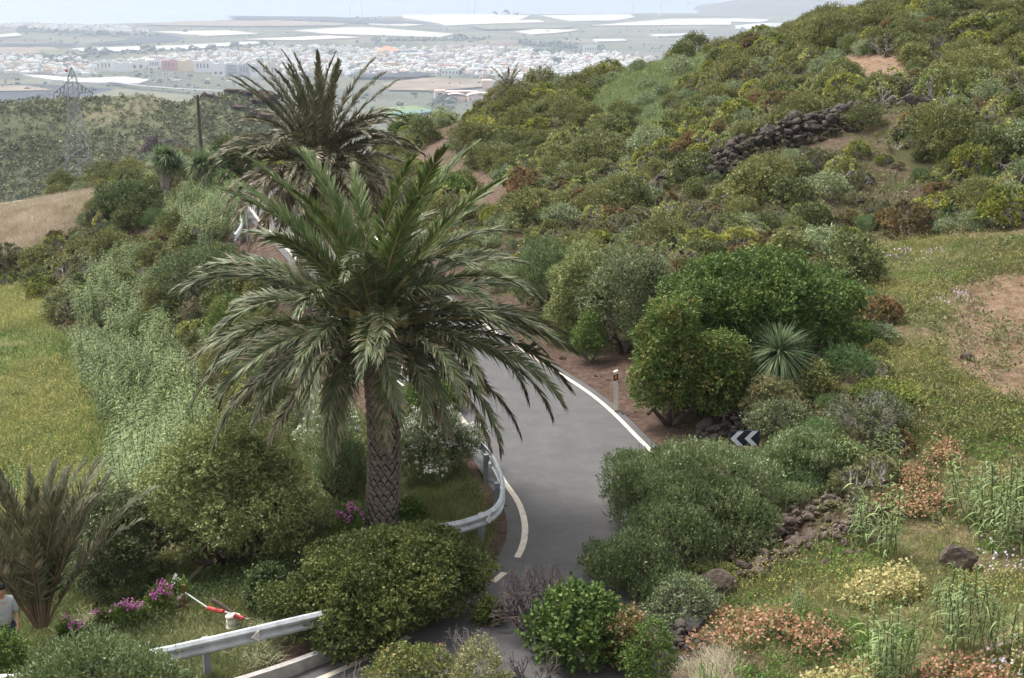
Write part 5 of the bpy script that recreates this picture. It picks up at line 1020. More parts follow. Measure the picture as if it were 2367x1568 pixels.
canes([(395, 470), (470, 450), (545, 470), (560, 560), (480, 570), (400, 550)], 30, .9, .60, 'giant reed clump in the upper bed', 'reeds in the upper bed')
canes([(200, 740), (250, 680), (320, 720), (400, 850), (455, 960), (462, 1080), (430, 1150), (330, 1190), (300, 1100), (255, 980), (200, 880)], 70, .85, .72, 'giant reed clump in the long left bed', 'reeds in the long left bed')
canes([(230, 640), (300, 610), (330, 680), (250, 690)], 6, 1, .6, 'giant reed clump at the upper tip', 'reeds at the tip of the long left bed')
for j, (u, v, Y, s_, lab) in enumerate([(2040, 1275, 26.5, 1.0, 'tall cane clump at the right end of the rubble wall'), (1995, 1250, 27.5, .7, 'small cane clump touching the rubble wall'), (2290, 1250, 27.5, 1.1, 'dense cane clump at the right edge above the brown boulder, left half'), (2350, 1240, 27.8, 1.1, 'dense cane clump cut by the right edge of the photo'), (2220, 1215, 28.5, .85, 'cane clump left of the dense right-edge clump'), (2330, 1290, 26.5, .9, 'front cane clump at the right edge'),
        (2235, 1530, 21.8, .95, 'cane clump in the lower right grass'), (2320, 1530, 21.6, .85, 'cane clump at the lower right edge'), (2190, 1470, 22.8, .6, 'small cane clump left of the lower right clump'), (2025, 1590, 20.8, .95, 'cane clump rising from the bottom edge right of the pale dock plants'), (2075, 1600, 20.6, .8, 'cane clump at the bottom edge beside the red-tinged dock'), (2050, 1080, 31.5, .7, 'thin cane clump beside the grey bare-stemmed shrub'), (1960, 1110, 31, .6, 'thin cane clump right of the upright bright bush'), (1840, 1390, 24, .35, 'tiny cane shoot in the yellow weeds'), (1500, 1410, 24.5, .4, 'single cane shoot right of the broad-leaved bush'), (30, 1130, 44, .9, 'cane clump at the left edge of the flower field'), (1640, 1560, 21, .4, 'small cane shoot at the bottom of the green grass')]):
    p = place(u, v, Y); o = link('cane_clump', CS[j % 3], None, tuple(p), (0, 0, j * 1.3), (s_, s_, s_ * 1.05)); tag(o, lab, 'giant reeds', 'cane clumps on the right terrace' if u > 1100 else None)

# ------------------------------------------------------------ guardrails
def prof_rail():
    # W section, (out, z) closed, out = toward the road
    o = [(0, .31), (.03, .30), (.08, .255), (.08, .215), (.02, .165), (.02, .145), (.08, .095), (.08, .055), (.03, .01), (0, 0)]
    i = [(a - .008, b_) for a, b_ in reversed(o)]
    return np.array(o + i)
RAILN = 0
def guardrail(P3, label, posts, side, reflect=()):
    P3 = np.array(P3, float); e = empty('guardrail', tuple(P3[len(P3) // 2] - [0, 0, .7]), 0, label, 'guardrail'); o0 = P3[len(P3) // 2] - [0, 0, .7]
    T = np.gradient(P3[:, :2], axis=0); T = nrm(T); Nn = np.stack([-T[:, 1], T[:, 0]], 1) * side; pr = prof_rail(); k = len(pr)
    V = np.concatenate([np.stack([P3[:, 0] + Nn[:, 0] * a, P3[:, 1] + Nn[:, 1] * a, P3[:, 2] - .31 + z_], 1)[:, None] for a, z_ in pr], 1) - o0
    n_ = len(P3); i = np.arange(n_ - 1)[:, None] * k + np.arange(k)[None]; j = np.arange(n_ - 1)[:, None] * k + (np.arange(k)[None] + 1) % k
    mb = MB().add(V.reshape(-1, 3), np.stack([i, j, j + k, i + k], -1).reshape(-1, 4)); mb.build('beam', M['galv'], e)
    s_ = np.concatenate([[0], np.cumsum(np.linalg.norm(np.diff(P3, axis=0), axis=1))])
    def at_s(t): return np.array([np.interp(t, s_, P3[:, c]) for c in range(3)]), np.array([np.interp(t, s_, Nn[:, c]) for c in range(2)])
    pos = np.arange(posts * .5, s_[-1], posts)
    for t in pos:
        p, nn = at_s(t); a = math.atan2(nn[1], nn[0]); gz = p[2] - .72; c = p[:2] - nn * .10
        MB().box((0, 0, .30), (.10, .12, .74)).box((.055, 0, .58), (.03, .14, .18)).build('post', M['galv_post'], e, loc=tuple(np.array([c[0], c[1], gz]) - o0), rot=(0, 0, a))
    for t in np.arange(4.0, s_[-1], 4.0):
        p, nn = at_s(t); a = math.atan2(nn[1], nn[0]); b_ = MB()
        b_.box((.045, 0, 0), (.012, .018, .30)); [b_.tube([(.085, y_, z_), (.095, y_, z_)], .012, 6) for y_ in (-.06, .06) for z_ in (-.08, .08)]
        b_.build('joint', M['galv_post'], e, loc=tuple(np.array([p[0], p[1], p[2] - .155]) - o0 + np.array([nn[0], nn[1], 0]) * .02), rot=(0, 0, a))
    for t in reflect:
        p, nn = at_s(t * s_[-1]); a = math.atan2(nn[1], nn[0]); MB().add([(0, -.09, 0), (0, .07, -.11), (0, .07, .11), (.02, -.09, 0), (.02, .07, -.11), (.02, .07, .11)], [[0, 1, 2], [3, 5, 4]]).add([(0, -.09, 0), (0, .07, -.11), (0, .07, .11), (.02, -.09, 0), (.02, .07, -.11), (.02, .07, .11)], [[0, 3, 4, 1], [1, 4, 5, 2], [2, 5, 3, 0]]).build('reflector', M['conc_edge'], e, loc=tuple(np.array([p[0], p[1], p[2] - .155]) - o0 + np.array([nn[0], nn[1], 0]) * .085), rot=(0, 0, a))
    return e
def sm(P, st=.35): P = np.array(P); q = catmull(P[:, :2], st); q3 = np.column_stack([q, np.interp(np.linspace(0, 1, len(q)), np.linspace(0, 1, len(P)), P[:, 2])]); return q3
up_ = [tuple(atZ(u, v, .74)) for u, v in [(577, 586), (610, 594), (641, 603)]]
mid_ = [(LL[j][0] - norL[j][0] * 1.0, LL[j][1] - norL[j][1] * 1.0, .74) for j in range(len(LL)) if 39.5 < LL[j][1] < 53][::14]
low_ = [tuple(atZ(u, v, .74)) for u, v in [(1049, 973), (1079, 996), (1103, 1015), (1126, 1037), (1143, 1063), (1154, 1090), (1159, 1115), (1158, 1140), (1148, 1163), (1124, 1182), (1073, 1200), (1034, 1208), (1003, 1213)]]
guardrail(sm(up_ + mid_ + low_), 'long galvanised guardrail curving round the inside of the road bend', 2.0, 1, (.96,))
guardrail(sm([tuple(atZ(u, v, .62)) for u, v in [(526, 443), (531, 462), (545, 482), (555, 500), (557, 516), (550, 530), (541, 541)]], .4), 'far pale guardrail curving beside the upper reed bed', 2.2, 1)
guardrail(sm([tuple(atZ(u, v, .70)) for u, v in [(-250, 1590), (0, 1562), (66, 1552), (358, 1499), (413, 1488), (545, 1458), (690, 1424), (800, 1400)]]), 'wide galvanised guardrail beam at the bottom left above the low concrete wall', 3.4, -1, (.77,))
# low concrete wall below it
j0 = [j for j in range(len(LL)) if LL[j][1] < 24.6][0]; Lw = LL[j0:]; Nw = norL[j0:]; zt = .10; V = []
pf = [(-.56, -.5), (-.56, zt), (-.42, zt), (-.42, -.6)]
for q, nn in zip(Lw, Nw):
    for a, z_ in pf: V.append((q[0] + nn[0] * a, q[1] + nn[1] * a, z_))
i = np.arange(len(Lw) - 1)[:, None] * 4 + np.arange(3)[None]; o = MB().add(V, np.stack([i, i + 4, i + 5, i + 1], -1).reshape(-1, 4)).build('retaining_wall', M['concrete']); tag(o, 'low grey concrete edge wall along the road at the bottom left', 'wall')

# ------------------------------------------------------------ road signs and marker posts
def marker(p, rz, lab, tilt=0):
    e = empty('marker_post', tuple(p), rz, lab, 'marker post', 'white roadside marker posts'); e.rotation_euler = (0, tilt, rz)
    def pr(z0, z1, s_, slant=0): return MB().add([(-.065 * s_, -.05 * s_, z0), (.065 * s_, -.05 * s_, z0), (.045 * s_, .06 * s_, z0), (-.045 * s_, .06 * s_, z0), (-.065 * s_, -.05 * s_, z1 - slant), (.065 * s_, -.05 * s_, z1 + slant), (.045 * s_, .06 * s_, z1 + slant), (-.045 * s_, .06 * s_, z1 - slant)], [[0, 3, 2, 1], [4, 5, 6, 7], [0, 1, 5, 4], [1, 2, 6, 5], [2, 3, 7, 6], [3, 0, 4, 7]])
    pr(-.1, 1.05, 1, .02).build('body', M['marker_white'], e)
    b_ = MB(); s_ = 1.05; b_.add([(-.065 * s_, -.05 * s_, .77), (.065 * s_, -.05 * s_, .80), (.045 * s_, .06 * s_, .80), (-.045 * s_, .06 * s_, .77), (-.065 * s_, -.05 * s_, .95), (.065 * s_, -.05 * s_, .98), (.045 * s_, .06 * s_, .98), (-.045 * s_, .06 * s_, .95)], [[0, 3, 2, 1], [4, 5, 6, 7], [0, 1, 5, 4], [1, 2, 6, 5], [2, 3, 7, 6], [3, 0, 4, 7]]); b_.build('band', M['black'], e)
    MB().box((0, -.057, .885), (.055, .012, .11)).build('reflector', M['amber'], e)
marker(atZ(1423, 941, .14), 0.1, 'white marker post with black band and amber reflector on the right verge', -.02)
p = place(551, 441, 88); marker(p, 0, 'distant white marker post at the far road bend')
# chevron sign
c = atY(1721, 1013.5, 32.3); gz = float(HZ(c[0], c[1])); e = empty('chevron_sign', (c[0], c[1], gz), .05, 'dark navy sign with two white chevrons pointing left, above the rounded bush', 'road sign')
hp = c[2] - gz; MB().box((0, 0, hp), (.72, .025, .385)).build('panel', M['sign_navy'], e)
for k in (-1, 1):
    x0 = -.385 if k < 0 else .015; x0 = -.345 if k < 0 else .0; yv = -.0155; th = .14; hx = .175
    out = [(x0, 0), (x0 + hx, .18), (x0 + hx + th, .18), (x0 + th, 0), (x0 + hx + th, -.18), (x0 + hx, -.18)]
    V = [(a, yv, hp + b_) for a, b_ in out] ; V2 = [(a, yv - .003, hp + b_) for a, b_ in out]
    mb = MB().add(V2, [[0, 3, 2, 1], [0, 5, 4, 3]]); mb.add(V + V2, [[q, (q + 1) % 6, 6 + (q + 1) % 6, 6 + q] for q in range(6)]); mb.build('chevron', M['sign_white'], e)
MB().box((0, .045, hp / 2 - .1), (.07, .05, hp + .35)).build('post', M['galv_post'], e)
c = atY(568, 462, 65); gz = float(HZ(c[0], c[1])); e = empty('round_sign', (c[0], c[1], gz), 0, 'round road sign seen from behind on a pole beside the far bend', 'road sign'); hp = c[2] - gz
MB().tube([(0, .02, hp), (0, .045, hp)], .27, 28).build('disc', M['sign_back'], e); MB().tube([(0, -.02, -.1), (0, -.02, hp + .27)], .035, 8).build('pole', M['galv'], e); MB().box((0, .0, hp + .1), (.3, .03, .03)).box((0, .0, hp - .1), (.3, .03, .03)).build('bracket', M['galv'], e)
# telegraph pole
p = place(467, 360, 92); tz = atY(464, 220, 92)[2]; e = empty('telegraph_pole', tuple(p), 0, 'dark wooden telegraph pole standing left of the tall palm', 'pole')
MB().tube([(0, 0, -.3), (-.05, 0, (tz - p[2]) * .5), (-.08, 0, tz - p[2])], [.13, .115, .10], 8).build('shaft', M['pole_wood'], e); MB().box((-.08, 0, (tz - p[2]) * .93), (.36, .05, .05)).build('insulator_bracket', M['galv'], e)

# ------------------------------------------------------------ rocks and stone walls
def stonewall(pxs, Yl, lab, rows, rad, mat, seed, step=.26, name='stone_wall', spread=.35, gk=1.9):
    g = np.random.default_rng(seed); P = [place(u, v, Y) for (u, v), Y in zip(pxs, Yl)] if Yl else [G(u, v) for u, v in pxs]
    q = catmull(np.array(P)[:, :2], .15); s_ = np.concatenate([[0], np.cumsum(np.linalg.norm(np.diff(q, axis=0), axis=1))]); o0 = np.array([q[len(q) // 2][0], q[len(q) // 2][1], 0]); o0[2] = float(HZ(o0[0], o0[1])); mb = MB()
    T = nrm(np.gradient(q, axis=0)); gap = fbm(s_, s_ * 0, seed, 3, .35); hz = HZ(q[:, 0], q[:, 1])
    for r in range(rows):
        for t in np.arange(0, s_[-1], step):
            t = t + g.uniform(-.5, .5) * step; j = min(len(q) - 1, max(0, np.searchsorted(s_, t)))
            if r > rows * (.7 + gk * gap[j]): continue
            for side in range(2):
                d_ = rad * min(2.6, g.lognormal(-.1, .42)); off = (side - .5) * spread * (1.3 - .5 * r / max(rows, 1)) + g.normal() * .16
                c_ = np.array([q[j][0] - T[j][1] * off, q[j][1] + T[j][0] * off, hz[j] + rad * (.3 + .62 * r)]) - o0
                mb.rock(c_, (d_ * 1.35, d_, d_ * .85), g.integers(1e6), rz=g.uniform(0, 3), sub=1)
    return tag(mb.build(name, mat, loc=tuple(o0)), lab, 'stone wall')
stonewall(WALLPX, None, 'long dark dry stone wall climbing across the right hillside', 4, .34, M['lava'], 3, .3, spread=.5)
stonewall([(1640, 372), (1760, 352), (1900, 320), (1990, 300)], [63, 63.5, 64.5, 65], 'thicker tumbled stretch of dark stones below the dry stone wall', 5, .36, M['lava'], 13, .32, spread=1.0)
stonewall([(1690, 1302), (1780, 1285), (1860, 1255), (1930, 1225), (1990, 1205)], [27, 27.4, 27.9, 28.6, 29.2], 'low rubble wall of brown lava stones behind the yellow weeds', 3, .17, M['lava_red'], 5, .07, spread=.8, gk=.4)
stonewall([(1760, 1335), (1850, 1300), (1930, 1270), (2000, 1235)], [26.4, 26.9, 27.4, 28.2], 'front spill of small lava stones from the rubble wall', 1, .14, M['lava_red'], 25, .06, spread=.8, gk=.2)
stonewall([(1510, 1455), (1560, 1435), (1625, 1420)], [23.3, 23.7, 24], 'short heap of lava stones right of the broad-leaved bush', 3, .15, M['lava'], 6, .07, spread=.6, gk=.3)
stonewall([(500, 960), (540, 925), (590, 900)], [44, 45, 46], 'old stone wall on the slope left under the big palm fronds', 5, .22, M['lava_red'], 7, .2)
stonewall([(1610, 1000), (1660, 985), (1740, 1000)], [35.6, 36, 35.9], 'dark stone wall under the dark trees left of the chevron sign', 4, .2, M['lava'], 8, .2)
def boulder(u, v, Y, d_, seed, lab, mat='lava'):
    p = place(u, v, Y); o = MB().rock((0, 0, d_[2] * .3), d_, seed, sub=2, rough=.2).build('boulder', M[mat], loc=tuple(p)); tag(o, lab, 'boulder')
boulder(1655, 1320, 26.3, (.95, .6, .75), 5, 'large brown boulder at the left end of the rubble wall', 'lava_red')
boulder(2205, 1310, 26.0, (.9, .6, .62), 6, 'brown boulder in front of the dense right-edge canes', 'lava_red')
boulder(2190, 1555, 21.2, (.4, .3, .25), 7, 'half-buried stone among the pink dock plants')
boulder(1300, 100 + 735, 43.6, (.3, .2, .18), 8, 'small stone at the verge by the white edge line', 'lava_red')
boulder(1660, 378, 63, (1.9, .9, .9), 9, 'big flat-topped dark boulder at the lower part of the stone wall')
boulder(1500, 440, 63.5, (1.5, .9, .7), 10, 'dark boulder at the lower end of the stone wall')
boulder(2120, 235, 66, (1.6, 1.0, .9), 11, 'dark boulder at the upper end of the stone wall')
g = np.random.default_rng(14); mb = MB(); k = 0      # scree and clods on the verge and the bare slopes
while k < 1500:
    x, y = g.uniform(-2, 26), g.uniform(28, 80); z = float(HZ(x, y)) if False else None; k += 1
    mb_x = (x, y)
    if k == 1: XY = []
    XY.append(mb_x)
XY = np.array(XY); Zc = HZ(XY[:, 0], XY[:, 1]); dr, _ = road_dist(XY[:, 0], XY[:, 1]); kk = np.where((dr > .08) & ((dr < 5) | (g.random(len(XY)) < .45)))[0]
for i in kk: d_ = g.lognormal(-2.3, .5); mb.rock((XY[i][0], XY[i][1], Zc[i] + d_ * .15), (d_ * 1.3, d_, d_ * .8), int(i), sub=0)
tag(mb.build('loose_stones', M['lava_red']), 'loose stones and clods scattered over verge and slopes', 'stones', kind='stuff')
# ------------------------------------------------------------ ground cover (nobody could count it)
def tufts(name, P, tmpl, mats, label, smin=.7, smax=1.3, seed=0, cat='grass'):
    """P: points; tmpl: list of MB templates (quads only) repeated at every point"""
    g = np.random.default_rng(seed); mb = MB(); idx = g.integers(0, len(tmpl), len(P))
    for k, T in enumerate(tmpl):
        Q = P[idx == k]
        if not len(Q): continue
        V0 = np.concatenate(T.V); F0 = np.concatenate([f for f, _ in T.F[4]]); M0 = np.concatenate([np.full(len(f), m_) if np.isscalar(m_) else m_ for f, m_ in T.F[4]])
        a = g.uniform(0, 6.283, len(Q)); s_ = g.uniform(smin, smax, len(Q)); ca, sa = np.cos(a) * s_, np.sin(a) * s_
        X = V0[None, :, 0] * ca[:, None] - V0[None, :, 1] * sa[:, None]; Y = V0[None, :, 0] * sa[:, None] + V0[None, :, 1] * ca[:, None]; Z = V0[None, :, 2] * s_[:, None]
        V = np.stack([X, Y, Z], -1) + Q[:, None]
        mb.add(V, (np.arange(len(Q))[:, None, None] * len(V0) + F0[None]).reshape(-1, 4), np.tile(M0, len(Q)))
    return tag(mb.build(name, mats), label, cat, kind='stuff')
def tt(seed, n, L, wv, spread, lean=.5, fl=0, fmi=1, fs=.03, droop=.25, nseg=2):
    g = np.random.default_rng(seed); mb = MB(); P = np.column_stack([g.normal(size=(n, 2)) * spread, np.zeros(n)]); D = np.column_stack([g.normal(size=(n, 2)) * lean, np.ones(n)]); Ls = L * g.uniform(.5, 1.1, n)
    mb.blades(P, D, Ls, wv, droop, nseg, 0, g=g)
    if fl:
        j = g.integers(0, n, fl); Q = P[j] + nrm(D[j]) * (Ls[j] * g.uniform(.75, 1.05, fl))[:, None]; mb.leaves(Q, g.normal(size=(fl, 3)) + [0, 0, .4], fs, fs * .9, fmi, g=g)
    return mb
def leafy(seed, n, w_, h_, L, wv, fl=0, fmi=1, fs=.03):
    g = np.random.default_rng(seed); D = nrm(g.normal(size=(n, 3)) + [0, 0, .4]); D[:, 2] = np.abs(D[:, 2]); P = D * np.array([w_ / 2, w_ / 2, h_]) * g.uniform(.5, 1, (n, 1)); mb = MB(); mb.leaves(P, D + g.normal(size=(n, 3)) * .7, L * g.uniform(.6, 1.3, n), wv, 0, g=g)
    if fl:
        j = g.integers(0, n, fl); mb.leaves(P[j] + D[j] * L * .8 + [0, 0, fs], g.normal(size=(fl, 3)) + [0, 0, .5], fs, fs * .8, fmi, g=g)
    return mb
g = np.random.default_rng(99)
def pts_in(x0, x1, y0, y1, n, cond):
    x = g.uniform(x0, x1, n); y = g.uniform(y0, y1, n); z = HZ(x, y); u, v = proj(x, y, z); d, _ = road_dist(x, y)
    k = (u > -160) & (u < 3000) & (v < 1800) & (d > .5) & cond(x, y, u, v, d); return np.column_stack([x, y, z - .01])[k]
RF = [(1975, 575), (2150, 555), (3200, 520), (3200, 1900), (900, 1900), (1240, 1560), (1480, 1490), (1560, 1400), (1590, 1330), (1690, 1320), (1950, 1230), (2060, 1120), (2110, 1050), (2030, 880), (2060, 790), (1990, 690)]
inR = lambda u, v: inpoly(u, v, RF)
red = lambda x, y, u, v: inpoly(u + 26 * fbm(x, y, 11, 3, .5), v + 22 * fbm(x, y, 12, 3, .5), REDR)
tufts('dry_grass', pts_in(0, 31, 17, 60, 78000, lambda x, y, u, v, d: inR(u, v) & (~red(x, y, u, v) | (g.random(len(x)) < .12)) & (fbm(x, y, 71, 3, .4) > -.25)), [tt(s_, 13, .26, .011, .09, .7) for s_ in range(4)], [M['grass_mixed']], 'mixed dry and green grass over the right terrace', seed=1)
tufts('green_grass', pts_in(0, 31, 17, 60, 52000, lambda x, y, u, v, d: inR(u, v) & ~red(x, y, u, v) & ((fbm(x, y, 72, 3, .35) > .1) | (g.random(len(x)) < .1))), [leafy(s_, 22, .24, .15, .055, .028) for s_ in range(3)], [M['grass_green']], 'low green herbs on the right terrace', seed=2)
tufts('yellow_weeds', pts_in(0, 31, 22, 60, 36000, lambda x, y, u, v, d: inR(u, v) & (v < 1400) & ~red(x, y, u, v) & ((fbm(x, y, 73, 2, .25) > -.08) | (g.random(len(x)) < .15))), [tt(30 + s_, 16, .42, .008, .13, .6, 9, 1, .03, .12) for s_ in range(4)], [M['grass_mixed'], M['weed_yellow']], 'yellow-flowering weeds on the right terrace', seed=3, cat='weeds')
PINK = [(1700, 1480, 60, 34), (1790, 1470, 70, 30), (1880, 1500, 55, 26), (1960, 1555, 40, 22), (1650, 1440, 30, 24), (2130, 1165, 70, 36), (2060, 1190, 40, 24), (2260, 1600, 70, 50), (2170, 1590, 60, 40), (1590, 1500, 40, 24), (2180, 1060, 40, 24), (1480, 1500, 26, 30), (2120, 1120, 40, 26), (1890, 1470, 40, 14), (2240, 1570, 50, 30)]
CREAM = [(1960, 1600, 80, 36), (2060, 1365, 60, 32), (1900, 1620, 60, 30), (2030, 1640, 80, 30), (2360, 1520, 30, 40), (1990, 1390, 40, 26)]
def ell(lst, u, v):
    r = np.zeros(len(u), bool)
    for a, b_, c, d in lst: r |= ((u - a) / c) ** 2 + ((v - b_) / d) ** 2 < 1
    return r
nb_ = lambda n: [leafy(n + s_, 46, .30, .26, .07, .03, 34, 1, .06) for s_ in range(3)]
tufts('red_dock_weeds', pts_in(0, 16, 19, 34, 26000, lambda x, y, u, v, d: ell(PINK, u, v) & (g.random(len(x)) < .3)), nb_(40), [M['leaf_fennel'], M['dock_pink']], 'salmon-red dock patches in the lower right grass', seed=4, cat='weeds')
tufts('pale_dock_weeds', pts_in(0, 16, 19, 34, 26000, lambda x, y, u, v, d: ell(CREAM, u, v) & (g.random(len(x)) < .6)), nb_(50), [M['weed_lime'], M['dock_cream']], 'cream-yellow dock patches at the bottom right', seed=5, cat='weeds')
LIL = [(2330, 1330, 40, 26), (2300, 1280, 30, 20), (2340, 1560, 36, 34), (2190, 700, 40, 16), (1735, 1570, 12, 8), (2370, 1600, 40, 40), (1845, 1600, 9, 8), (2120, 600, 90, 8), (1980, 605, 50, 6)]
tufts('lilac_flowers', pts_in(0, 26, 19, 60, 40000, lambda x, y, u, v, d: ell(LIL, u, v) & (g.random(len(x)) < .22)), [tt(60 + s_, 8, .4, .008, .1, .4, 9, 1, .05, .1) for s_ in range(2)], [M['weed_lime'], M['flower_lilac']], 'small lilac daisies in the terrace grass', seed=6, cat='flowers')
# foreground bottom strip: dry stalks
tufts('dry_stalks', pts_in(-2, 12, 18, 25, 15000, lambda x, y, u, v, d: (u > 1000) & (v > 1440) & (u < 1700) & (d > .7) & (fbm(x, y, 74, 3, .6) > -.3)), [tt(70 + s_, 14, .34, .008, .1, .9) for s_ in range(3)], [M['grass_dry']], 'straw-brown dry stalks at the bottom centre', seed=7)
# left field, dry crest and saddle
inL = lambda x, y, u, v: inpoly(u + 26 * fbm(x, y, 11, 3, .5), v + 22 * fbm(x, y, 12, 3, .5), LFIELD)
tufts('meadow_grass', pts_in(-34, -6, 36, 82, 70000, lambda x, y, u, v, d: inL(x, y, u, v) & (fbm(x, y, 75, 3, .3) > -.2)), [tt(80 + s_, 12, .34, .016, .14, .6) for s_ in range(3)], [leafmat('grass_meadow', [(0, (.13, .17, .05)), (.5, (.30, .33, .12)), (1, (.52, .47, .26))], clump=.3)], 'tall mixed grass in the left field', seed=8)
tufts('meadow_weeds', pts_in(-34, -6, 36, 82, 42000, lambda x, y, u, v, d: inL(x, y, u, v) & (fbm(x, y, 76, 3, .16) > -.05) & (u < 215)), [tt(90 + s_, 12, .45, .011, .15, .5, 7, 1, .04, .1) for s_ in range(3)], [M['weed_lime'], M['weed_yellow']], 'yellow-flowering weeds in the left field', seed=9, cat='weeds')
tufts('clover', pts_in(-34, -6, 36, 82, 50000, lambda x, y, u, v, d: inL(x, y, u, v) & ((u > 115 + (v - 700) * .2) | (v > 980) | (fbm(x, y, 76, 3, .16) < -.1))), [leafy(95 + s_, 16, .34, .14, .08, .045) for s_ in range(3)], [M['grass_green']], 'low green clover at the edge of the left field', seed=10)
tufts('straw_grass', pts_in(-42, -10, 60, 100, 56000, lambda x, y, u, v, d: inpoly(u, v, [(-400, 478), (100, 462), (270, 438), (225, 485), (140, 565), (90, 600), (-400, 645)])), [tt(100 + s_, 11, .55, .022, .16, .35) for s_ in range(3)], [M['grass_dry']], 'straw-coloured dry grass on the left mound', seed=11)
tufts('saddle_grass', pts_in(2, 18, 78, 108, 26000, lambda x, y, u, v, d: inpoly(u + 34 * fbm(x, y, 83, 3, .5), v + 26 * fbm(x, y, 84, 3, .5), SADDLE)), [tt(110 + s_, 12, .5, .026, .16, .4) for s_ in range(3)], [leafmat('grass_saddle', [(0, (.09, .13, .04)), (.5, (.17, .21, .07)), (1, (.28, .28, .12))])], 'green grass on the saddle of the right hill', seed=12)
# undergrowth between the shrubs
tufts('undergrowth', pts_in(-34, 36, 28, 108, 52000, lambda x, y, u, v, d: (d > 1.9) & ~inL(x, y, u, v) & (zones(x, y, u, v)['path'] < .3) & (zones(x, y, u, v)['red'] < .5) & (v < 1330) & ((u > 640) | (v < 1050)) & (fbm(x, y, 77, 3, .3) > -.1)), [tt(120 + s_, 12, .34, .018, .13, .8) for s_ in range(3)], [leafmat('grass_under', [(0, (.06, .07, .025)), (.5, (.15, .15, .05)), (1, (.28, .24, .11))])], 'low undergrowth between the hillside shrubs', seed=13, cat='undergrowth')
tufts('herb_cover', pts_in(-34, 36, 28, 108, 40000, lambda x, y, u, v, d: (d > 2.1) & ~inL(x, y, u, v) & (zones(x, y, u, v)['path'] < .3) & (v < 1330) & ((u > 640) | (v < 1050)) & (fbm(x, y, 78, 3, .3) > 0)), [leafy(130 + s_, 20, .45, .22, .10, .05) for s_ in range(3)], [M['leaf_spurge_dull']], 'low herbs between the hillside shrubs', seed=14, cat='undergrowth')
# garden area left: grass and weeds round the palm base
tufts('garden_grass', pts_in(-13, 3, 22, 42, 46000, lambda x, y, u, v, d: (u < 1200) & (v > 950) & (d > .9) & (fbm(x, y, 79, 3, .5) > -.12) & ~((u > 560) & (u < 760) & (v > 1450))), [tt(140 + s_, 14, .42, .012, .12, .55) for s_ in range(4)], [M['grass_mixed']], 'rough grass around the big palm and garden edge', seed=15)
tufts('garden_herbs', pts_in(-13, 3, 22, 42, 26000, lambda x, y, u, v, d: (u < 1150) & (v > 980) & (d > 1.0) & ~((u > 400) & (u < 600) & (v > 1400)) & (fbm(x, y, 80, 3, .5) > .0) & ~((u > 540) & (u < 760) & (v > 1450))), [leafy(150 + s_, 26, .4, .35, .06, .03) for s_ in range(3)], [M['leaf_dark']], 'dark green herbs around the big palm and garden edge', seed=16, cat='undergrowth')
tufts('long_grass', pts_in(-12, -4, 22, 29, 9000, lambda x, y, u, v, d: (u > 150) & (u < 640) & (v > 1440) & (d > 1.1)), [tt(160 + s_, 11, .48, .018, .1, .5, droop=.5, nseg=3) for s_ in range(3)], [leafmat('grass_long', [(0, (.10, .13, .05)), (.5, (.22, .24, .12)), (1, (.42, .38, .24))])], 'long arching grass behind the bottom guardrail', seed=17)
# verge weeds
tufts('verge_tufts', pts_in(-4, 12, 30, 60, 9000, lambda x, y, u, v, d: (d > .2) & (d < 3.2) & (u > 1150) & (fbm(x, y, 81, 3, .5) > .22)), [tt(170 + s_, 10, .18, .012, .08, .8) for s_ in range(2)], [M['grass_mixed']], 'sparse weeds on the red verge', seed=18)

# magenta flower bushes
def flowerbush(u0, u1, vt, vb, Y, lab, seed, nf):
    p = G((u0 + u1) / 2, vb); Y = p[1]; w_ = (u1 - u0) / F * depth(Y, p[2]); h_ = max(.25, atY((u0 + u1) / 2, vt, Y)[2] - p[2]); e = empty('flower_bush', tuple(p), 0, lab, 'flowers', None)
    mb = bush(w_, w_ * .6, h_, 1500, .06, .035, 'up', 9, seed); mb.build('foliage', M['leaf_bright'], e); g = np.random.default_rng(seed); V = np.concatenate(mb.V); T = V[V[:, 2] > h_ * .7]
    j = T[g.integers(0, len(T), nf)]; Q = (j[:, None] + g.normal(size=(nf, 14, 3)) * .035 + [0, 0, .05]).reshape(-1, 3); MB().leaves(Q, g.normal(size=Q.shape) + [0, 0, .5], .05, .045, g=g).build('blossoms', M['flower_magenta'], e)
flowerbush(765, 840, 1168, 1260, 30.6, 'magenta flowers beside the base of the big palm trunk', 1, 16)
flowerbush(268, 345, 1392, 1470, 27.4, 'lower magenta flowers in front of the dark grey-green tree', 2, 12)
flowerbush(335, 405, 1352, 1450, 27.8, 'upper magenta flowers leading to the small wooden post', 3, 16)
flowerbush(140, 190, 1435, 1500, 25.6, 'few magenta flowers right of the young palm foot', 4, 5)
flowerbush(228, 262, 1408, 1460, 27.2, 'tiny magenta flower plant behind the bright bottom-left bush', 5, 3)
p = G(411, 1410); hz_ = atY(411, 1334, p[1])[2] - p[2]
mb = bush(.5, .4, max(.4, hz_), 700, .06, .035, 'up', 6, 9); e = empty('flower_bush', tuple(p), 0, 'white-flowered plant above the small wooden post', 'flowers'); mb.build('foliage', M['leaf_bright'], e); gq = np.random.default_rng(4); Q = gq.normal(size=(40, 3)) * .04 + [0, -.05, max(.4, hz_)]; MB().leaves(Q, gq.normal(size=Q.shape), .05, .045, g=gq).build('blossoms', M['flower_white'], e)

